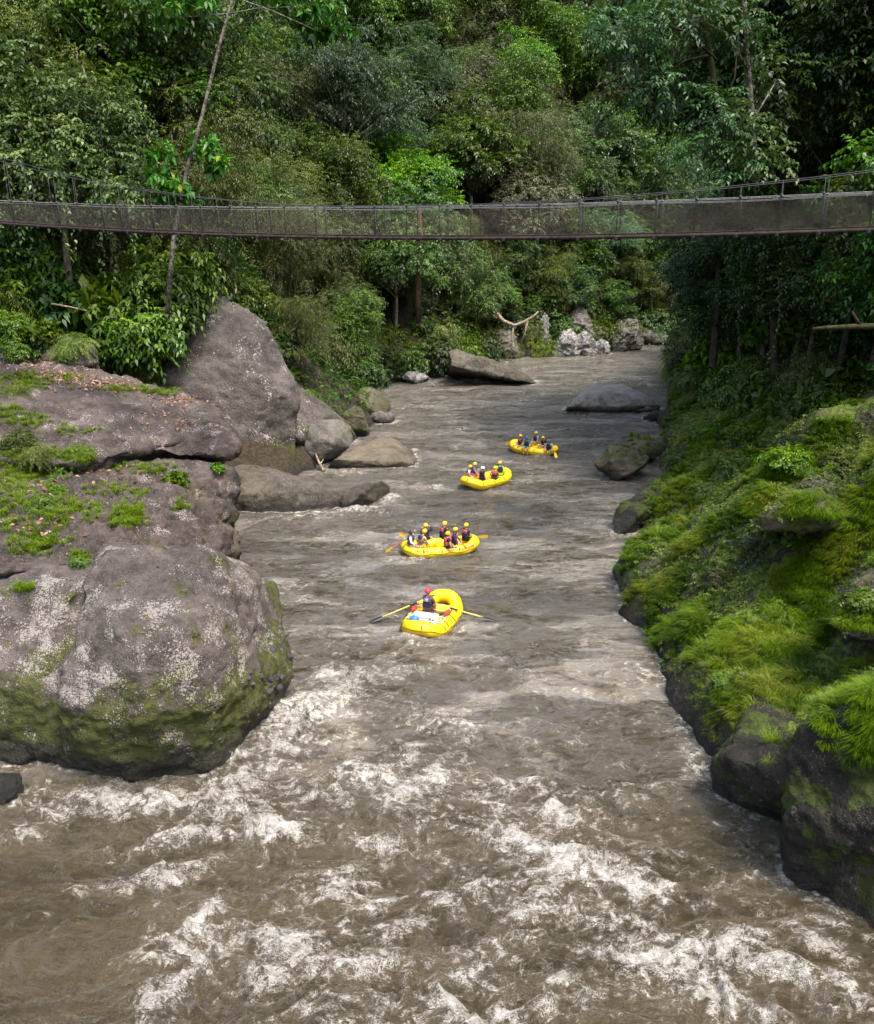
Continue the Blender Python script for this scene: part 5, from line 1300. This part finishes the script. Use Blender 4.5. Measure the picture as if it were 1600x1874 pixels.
for sgn, tip in ((1, tipL), (-1, tipR)):
    lk = lock[sgn]; d = (lk - tip).normalized(); gr = lk + d*.98; gr = Vector((gr.x, gr.y, min(gr.z, ps.z+.52)))
    d = (lk-gr).normalized(); L_ = (lk-gr).length + (tip-lk).length; hands[sgn] = gr
    orr = tag(empty('oar', gr), ('long yellow oar with black blade, on the rower\'s left' if sgn > 0 else 'long yellow oar with black blade, on the rower\'s right'), 'oar', 'oars of the nearest raft')
    tp = tip - gr; kn = lk - gr; dd = (tp-kn).normalized()
    b = MB(); b.tube([Vector((0,0,0)), kn*.5, kn, kn.lerp(tp,.5), tp - dd*.55], .027, 8); b.build('shaft', m_oar, orr)
    b = MB(); b.tube([Vector((0,0,0)), kn.normalized()*.16], .034, 8); b.build('grip', m_black, orr)
    b = MB(); b.tube([kn - kn.normalized()*.08, kn, kn + dd*.28], .042, 8); b.build('sleeve', m_black, orr)
    sd = dd.cross(Vector((0,0,1))).normalized(); nn = sd.cross(dd); b = MB(); V = []; F = []
    pr = [(0,.03),(.12,.07),(.3,.105),(.5,.11),(.64,.10),(.70,.06)]
    for h in (1,-1):
        for x_, w_ in pr:
            for q in (-1,0,1): V.append(tp + dd*(x_-.66) + sd*w_*q + nn*h*(.014 if q == 0 else .006))
    k = len(pr)*3
    for o in (0, k):
        for i in range(len(pr)-1):
            for q in range(2): F.append((o+i*3+q, o+i*3+q+1, o+(i+1)*3+q+1, o+(i+1)*3+q))
    for i in range(len(pr)-1): F.append((i*3, (i+1)*3, k+(i+1)*3, k+i*3)); F.append((i*3+2, k+i*3+2, k+(i+1)*3+2, (i+1)*3+2))
    b.add(V, F); b.build('blade', m_blade, orr)
person(ps, faceA, 'rower in red helmet and olive shirt with grey-purple vest, pulling two oars', helmet='red', shirt='olive', vest='purple', vest2='navy', shorts='brown', sleeve='long', lean=-.02, panel='ltgrey', hl=local_of(hands[1], ps, faceA), hr=local_of(hands[-1], ps, faceA), sk=m_skin2, legs='sit').scale = (1.06, 1.06, 1.06)
# --- crowded raft
c2 = W(806, 1006, .1); A2 = R(17)
raft2 = raft((c2.x, c2.y, water_z(c2.x, c2.y)-.03), A2, 'long yellow raft seen side-on, crowded with seven paddlers, red lettering on its side', L=4.35, Wd=2.0, r=.29, text='R\u00edos Tropicales', text2='SOTAR', rocker=.20, textat=(80.5, 59.5))
def rider(root, px, v, face, label, dz=0.0, **kw):
    """seat the rider on the tube (or thwart) right under picture column px"""
    best = None
    for k in range(-200, 201):
        u = k/100; q = on_raft(root, u, v, .9); e = abs(project(q)[0]-px)
        if best is None or e < best[0]: best = (e, u)
    zs = .46 if abs(v) > .4 else .44
    p = on_raft(root, best[1], v, zs+dz)
    return person(p, face, label, **kw), p
F2 = A2 - math.pi/2
rider(raft2, 751, -.30, F2+R(-20), 'person in dark helmet and white shirt raising an arm at the crowded raft\'s left end', helmet='dark', shirt='white', vest='vestnavy', vest2='brown', shorts='tan', sleeve='long', hl=(-.62,.15,.62), hr=(.2,.3,.2), lean=.05, dz=.14, panel='ltgrey')
rider(raft2, 766, -.42, F2+R(25), 'person in khaki long sleeves and yellow helmet leaning forward beside the dark-helmeted one', shirt='khaki', vest='vestnavy', vest2='brown', shorts='tan', sleeve='long', lean=.5, hl=(-.1,.62,.0), hr=(.25,.55,.0), legs='up', dz=.08)
rider(raft2, 778, .70, F2+R(40), 'person in dark long sleeves touching their yellow helmet with one hand', shirt='navy', vest='vestred', vest2='navy', shorts='black', sleeve='long', hl=(-.2,.35,.2), hr=(.20,.10,.78), lean=.05, dz=.05)
rider(raft2, 811, .72, F2+R(15), 'bare-armed person in red vest on the crowded raft\'s far tube, middle helmet', shirt='black', vest='vestred', vest2='vestnavy', shorts='black', lean=.1, sleeve='short', hl=(-.05,.40,.12), hr=(.30,.30,.05), dz=.05)
rider(raft2, 819, -.72, F2+R(5), 'person in faded red vest and dark green shorts on the crowded raft\'s near tube', shirt='black', vest='vestred', vest2='vestred', shorts='darkgreen', lean=.0, hl=(-.1,.35,.10), hr=(.34,.12,.0))
rider(raft2, 830, -.30, F2+R(-20), 'person in black sleeves with pale red vest behind the near-tube paddler', shirt='navy', vest='vestred', vest2='vestnavy', shorts='black', sleeve='long', lean=.1, hl=(-.1,.4,.1), hr=(.34,.2,.0), dz=.06)
rider(raft2, 853, .0, F2+R(30), 'upright person in red-backed vest at the crowded raft\'s right end', shirt='navy', vest='vestred', vest2='vestnavy', shorts='darkgreen', lean=.0, hl=(-.26,.2,.05), hr=(.26,.25,.05), dz=.12)
paddle(D(740,996,44.6)+Vector((0,0,.25)), D(706,1017,43.6)+Vector((0,0,.22)), 'paddle with red shaft and yellow blade reaching into the water left of the crowded raft', broad=Vector((0,1,.3)))
paddle(D(757,985,45.6), D(730,976,46.0), 'yellow-bladed paddle sticking out behind the white-shirted person', broad=Vector((0,1,0)))
paddle(D(829,985,44.4), D(854,1002,43.6), 'yellow paddle laid down over the near tube, across the red lettering', shaft=m_padyel, broad=Vector((0,1,.5)))
paddle(D(848,981,45.4), D(893,982,45.6), 'yellow-bladed paddle held out level past the crowded raft\'s right end', shaft=m_padyel, broad=Vector((0,1,.2)))
# --- third raft
c3 = W(890, 884, .1); A3 = R(42)
raft3 = raft((c3.x, c3.y, water_z(c3.x, c3.y)-.03), A3, 'yellow raft of five paddlers, one in neon green and one in a white helmet', L=4.2, Wd=2.1, r=.30, rocker=.3)
F3 = A3 - math.pi/2
rider(raft3, 858, .72, F3+R(-55), 'person in white shirt, navy vest and yellow helmet, leftmost on the third raft', shirt='white', vest='vestnavy', vest2='vestred', shorts='grey', lean=.1, hl=(-.1,.4,.1), hr=(.3,.3,.05))
rider(raft3, 866, .74, F3+R(-35), 'person in blue shirt and red shorts behind the white-shirted paddler', shirt='blue', vest='vestnavy', vest2='navy', shorts='red', lean=.12, dz=.08, hl=(-.1,.4,.1), hr=(.3,.3,.05))
rider(raft3, 882, -.10, F3+R(-40), 'person in white helmet and black vest, middle of the third raft', helmet='white', shirt='black', vest='black', vest2='black', shorts='black', sleeve='long', lean=.05, hl=(-.3,.3,.1), hr=(.5,.25,.12), panel='brown')
rider(raft3, 905, -.74, F3+R(25), 'person in red vest and yellow helmet at the near right tube of the third raft', shirt='red', vest='vestred', vest2='vestnavy', shorts='black', lean=.1, hl=(-.3,.3,.1), hr=(.2,.35,.0))
rider(raft3, 915, -.30, F3+R(60), 'person in neon green shirt and yellow helmet at the right of the third raft', shirt='green', vest='vestnavy', vest2='navy', shorts='green', lean=.05, dz=.12, hl=(-.3,.3,.1), hr=(.2,.35,.0))
paddle(D(902,884,57.5), D(930,895,56.6), 'yellow paddle reaching down to the water right of the third raft', shaft=m_padyel, broad=Vector((0,1,.5)))
paddle(D(912,882,59), D(935,878,59.6), 'yellow-bladed paddle held level beside the neon green shirt', shaft=m_padyel, broad=Vector((0,1,.2)))
paddle(D(856,868,58.6), D(844,876,58.2)+Vector((0,0,-.3)), 'yellow paddle blade showing at the left end of the third raft', shaft=m_padyel, broad=Vector((0,1,.2)))
# --- farthest raft
c4 = W(977, 824, .1); A4 = R(180-36)
raft4 = raft((c4.x, c4.y, water_z(c4.x, c4.y)-.03), A4, 'farthest yellow raft, with a teal-shirted person in a blue helmet', L=4.2, Wd=2.05, r=.29, rocker=.24)
F4 = A4 - math.pi/2
rider(raft4, 954, .45, F4+R(70), 'person in red vest and yellow helmet at the left of the farthest raft', shirt='black', vest='vestred', vest2='vestnavy', shorts='black', lean=.05, hl=(-.3,.3,.1), hr=(.2,.35,.0))
rider(raft4, 964, .74, F4+R(110), 'person in teal shirt and blue helmet on the near tube of the farthest raft', helmet='blue', shirt='teal', vest='vestnavy', vest2='navy', shorts='teal', lean=.0, hl=(-.3,.3,.1), hr=(.3,.25,.0))
rider(raft4, 982, -.72, F4+R(80), 'highest-sitting person in grey-blue shirt and yellow helmet on the farthest raft', shirt='grey', vest='vestnavy', vest2='navy', shorts='tan', lean=.05, hl=(-.25,.4,.1), hr=(.2,.4,.05), dz=.12)
rider(raft4, 997, -.20, F4+R(60), 'low-sitting person in black with yellow helmet next to the grey-helmeted paddler', shirt='black', vest='black', vest2='black', shorts='tan', lean=.15, hl=(-.25,.4,.1), hr=(.2,.4,.05), legs='up')
rider(raft4, 1005, .55, F4+R(100), 'person in dark grey helmet and grey shirt at the right end of the farthest raft', helmet='grey', shirt='grey', vest='vestnavy', vest2='navy', shorts='black', lean=.05, hl=(-.3,.3,.1), hr=(.3,.25,.0))
paddle(D(950,810,67), D(924,811,67), 'yellow-bladed paddle held out level left of the farthest raft', shaft=m_padyel, broad=Vector((0,1,.2)))
paddle(D(1011,812,65), D(1019,838,64.2), 'yellow paddle dipping steeply at the farthest raft\'s right end', shaft=m_padyel, broad=Vector((0,1,.3)))
# ------------------------------------------------------------------ single trees, branches and driftwood
def bark_mat(name, a, b_): 
    t = NT(name); g = t.n('ShaderNodeNewGeometry').outputs['Position']; n1 = t.noise(g, 5, 6, .7); n2 = t.noise(t.mapping(g, (1,1,.25)), 14, 4)
    c = t.mix(t.ramp(n1, .42, .58), a, b_); return t.done(t.pbr(c, .9, t.bump(n2, .6, .06), .15).outputs[0])
m_pale = bark_mat('pale_bark', (.07,.058,.045), (.24,.21,.185)); m_redbark = bark_mat('reddish_bark', (.05,.03,.02), (.12,.07,.048)); m_dead = bark_mat('dead_wood', (.16,.12,.08), (.36,.29,.21)); m_mossbark = bark_mat('mossy_bark', (.018,.026,.007), (.055,.04,.025))
def single_tree(label, pts, r0, r1, bark, limbs, clumps, key_mat, seed, m=30, nl=9, ll=.5, lw=.2, mode='rosette', rc=.9, droop=.4, ls=.8):
    base = Vector(pts[0]); r = tag(empty('tree', base), label, 'tree', 'trees on the left and far slopes')
    b = MB(); n = len(pts); b.tube([Vector(p)-base for p in pts], [r0+(r1-r0)*i/(n-1) for i in range(n)], 9)
    for lm in limbs: b.tube([Vector(p)-base for p in lm], [r1*.7*(1-.75*i/(len(lm)-1)) for i in range(len(lm))], 6)
    b.build('trunk', bark, r)
    if clumps:
        rg = np.random.default_rng(seed); C = np.array([tuple(Vector(c)-base) for c in clumps])
        O, dr, ti = clump_sprays(C, np.full(len(C), rc), m, rg, .7)
        link('crown', leafy('crown', [sprays(O, dr, rg, ls, nl, ll, lw, droop, ti, mode)], key_mat), r)
    return r
mb = KIND['bigleaf']['mat']
Yp = 57
single_tree('slender pale-barked tree leaning right, its mottled trunk crossing behind the bridge',
    [D(306,575,Yp),D(316,450,Yp),D(328,380,Yp),D(345,300,Yp),D(368,220,Yp),D(385,150,Yp),D(405,70,Yp),D(428,-10,Yp),D(440,-60,Yp)], .15, .07, m_pale,
    [[D(420,25,Yp),D(470,15,Yp),D(530,12,Yp-1)],[D(420,25,Yp),D(360,30,Yp+1),D(310,30,Yp+1)],[D(415,45,Yp),D(400,30,Yp),D(340,5,Yp)],[D(430,-5,Yp),D(500,20,Yp-1),D(572,52,Yp-2)],[D(345,300,Yp),D(300,290,Yp)],[D(338,320,Yp),D(390,285,Yp)],[D(330,372,Yp),D(280,330,Yp)]],
    [D(300,285,Yp),D(285,320,Yp),D(325,345,Yp),D(300,350,Yp),D(385,290,Yp),D(365,262,Yp),D(345,360,Yp),D(400,300,Yp),D(540,10,Yp),D(500,-10,Yp),D(580,40,Yp),D(600,15,Yp),D(560,-20,Yp),D(310,20,Yp),D(330,-10,Yp),D(370,5,Yp),D(620,60,Yp),D(560,60,Yp)], mb, 1, m=9, ll=.62, lw=.24)
single_tree('thick reddish-brown tree trunk standing bare below the bridge middle',
    [D(766,590,96),D(765,540,96),D(768,490,96),D(772,440,96),D(768,380,97)], .30, .20, m_redbark, [[D(770,450,96),D(750,400,97),D(735,360,98)],[D(772,440,96),D(800,390,97)]], [D(745,470,95),D(790,480,95),D(770,440,95),D(815,450,96),D(740,360,98),D(790,380,98),D(765,350,98),D(810,400,98),D(730,395,98)], KIND['dark']['mat'], 3, m=60, nl=7, ll=.4, lw=.16, mode='pinnate', rc=2.2)
single_tree('tall tree with straight whitish trunk near the top right, rising out of dark leaves',
    [D(1385,330,46),D(1376,200,46),D(1368,100,46),D(1362,0,46),D(1358,-60,46)], .14, .10, m_pale, [[D(1370,130,46),D(1330,60,45),D(1290,40,45)],[D(1378,220,46),D(1420,150,46.5)]], [D(1375,260,44.5),D(1350,220,44.5),D(1395,300,44.5),D(1330,40,45),D(1290,20,45),D(1420,130,46.5),D(1360,-60,46),D(1250,40,46)], KIND['dark']['mat'], 5, m=50, nl=7, ll=.3, lw=.14, mode='pinnate', rc=1.5)
single_tree('mossy crooked tree with brown limbs arching left near the top right',
    [D(1330,330,45),D(1315,200,45),D(1300,100,45),D(1280,0,45),D(1270,-60,45)], .16, .10, m_mossbark, [[D(1312,110,45),D(1260,60,44.5),D(1190,32,44),D(1130,40,44)],[D(1318,210,45),D(1345,140,45),D(1352,60,45.5)],[D(1300,100,45),D(1255,110,44),D(1215,135,44)]], [D(1320,250,44),D(1300,200,44),D(1340,300,44),D(1280,280,44),D(1190,25,44),D(1130,50,44),D(1220,150,44),D(1240,30,44),D(1160,90,44),D(1350,50,45)], KIND['layered']['mat'], 6, m=55, nl=9, ll=.26, lw=.10, mode='pinnate', rc=1.3)
single_tree('thin tree with dark slender stem among the dark leaves above the bridge\'s left end',
    [D(193,420,60),D(192,330,60),D(186,260,60),D(180,200,60),D(150,120,60)], .12, .05, m_pale, [[D(186,260,60),D(165,210,60),D(150,190,60)]], [D(150,110,60),D(180,150,60),D(130,150,60),D(210,190,60)], KIND['olive']['mat'], 7, m=50, nl=11, ll=.2, lw=.06, mode='pinnate', rc=1.6)
def stick(label, polys, r0, mat, name='branch', cat='branch'):
    base = Vector(polys[0][0]); r = tag(empty(name, base), label, cat)
    for i, pl in enumerate(polys):
        b = MB(); n = len(pl); b.tube([Vector(p)-base for p in pl], [r0*(1 if i == 0 else .55)*(1-.6*k/max(n-1, 1)) for k in range(n)], 7); b.build('limb' if i == 0 else 'twig', mat, r)
stick('bare pale fallen branch curving over the bank left of the white outcrop', [[D(905,570,117),D(922,588,117),D(942,596,117),D(962,588,117),D(978,578,117),D(986,570,117)],[D(940,596,117),D(938,615,117),D(935,650,116)],[D(966,586,117),D(962,605,117),D(955,628,116.5)],[D(922,588,117),D(905,580,118),D(890,568,118)]], .32, m_dead)
stick('mossy dead branch jutting level from the right edge out of dark foliage', [[D(1640,596,38),D(1560,598,38),D(1510,600,38.5),D(1488,602,38.5)],[D(1575,597,38),D(1560,570,38)]], .16, m_mossbark)
stick('short bleached driftwood stick leaning by the flat tan rock', [[W(592,862,.0),W(584,846,.5),W(576,826,1.0)],[W(586,850,.4),W(592,840,.6)]], .13, m_dead, 'driftwood', 'driftwood')
stick('thin fallen pole lying on the slope under the left end of the bridge', [[D(95,556,57),D(130,562,57),D(165,570,57)]], .07, m_dead)
# ------------------------------------------------------------------ a label of its own for every tree and bush
ORD = ['first','second','third','fourth','fifth','sixth','seventh','eighth','ninth','tenth','eleventh','twelfth','thirteenth','fourteenth','fifteenth','sixteenth','seventeenth','eighteenth','nineteenth','twentieth'] + [f'{i}th' for i in range(21, 99)]
def region(px, py, right, plant):
    if right: return 'at the top right' if py < 150 else "above the bridge's right half" if py < 370 else "under the bridge's right half" if py < 600 else 'on the grassy right bank'
    if px < 420: return 'at the top left' if py < 150 else "above the bridge's left end" if py < 370 else "under the bridge's left end" if py < 600 else 'on the left rocks'
    if px < 860: return 'high over the bridge middle' if py < 180 else 'just above the bridge middle' if py < 375 else 'below the bridge middle'
    return 'high over the river bend' if py < 180 else 'above the bridge near the bend' if py < 375 else 'near the white outcrop'
def relabel(objs, kinds, noun, hgt):
    gr = {}
    for o in objs:
        c = o.location + Vector((0, 0, hgt*o.scale.z)); px, py, dep = project(c)
        right = o.location.x > 8 and bool(river_s(np.array([o.location.x]), np.array([o.location.y]))[1][0])
        gr.setdefault((o['_k'], region(px, py, right, noun), o.name.split('.')[0]), []).append((px, o))
    for (k, r, nn), lst in gr.items():
        lst.sort(key=lambda a: a[0]); look = kinds[k]['look']; n = len(lst)
        for i, (px, o) in enumerate(lst):
            o['label'] = f'the only {look} {nn} {r}' if n == 1 else f'{look} {nn} {r}, {ORD[i]} from left'
    for o in objs: del o['_k']
relabel(TREES, KIND, 'tree', 8.5)
relabel(SHRUBS, BUSH, 'bush', .8)
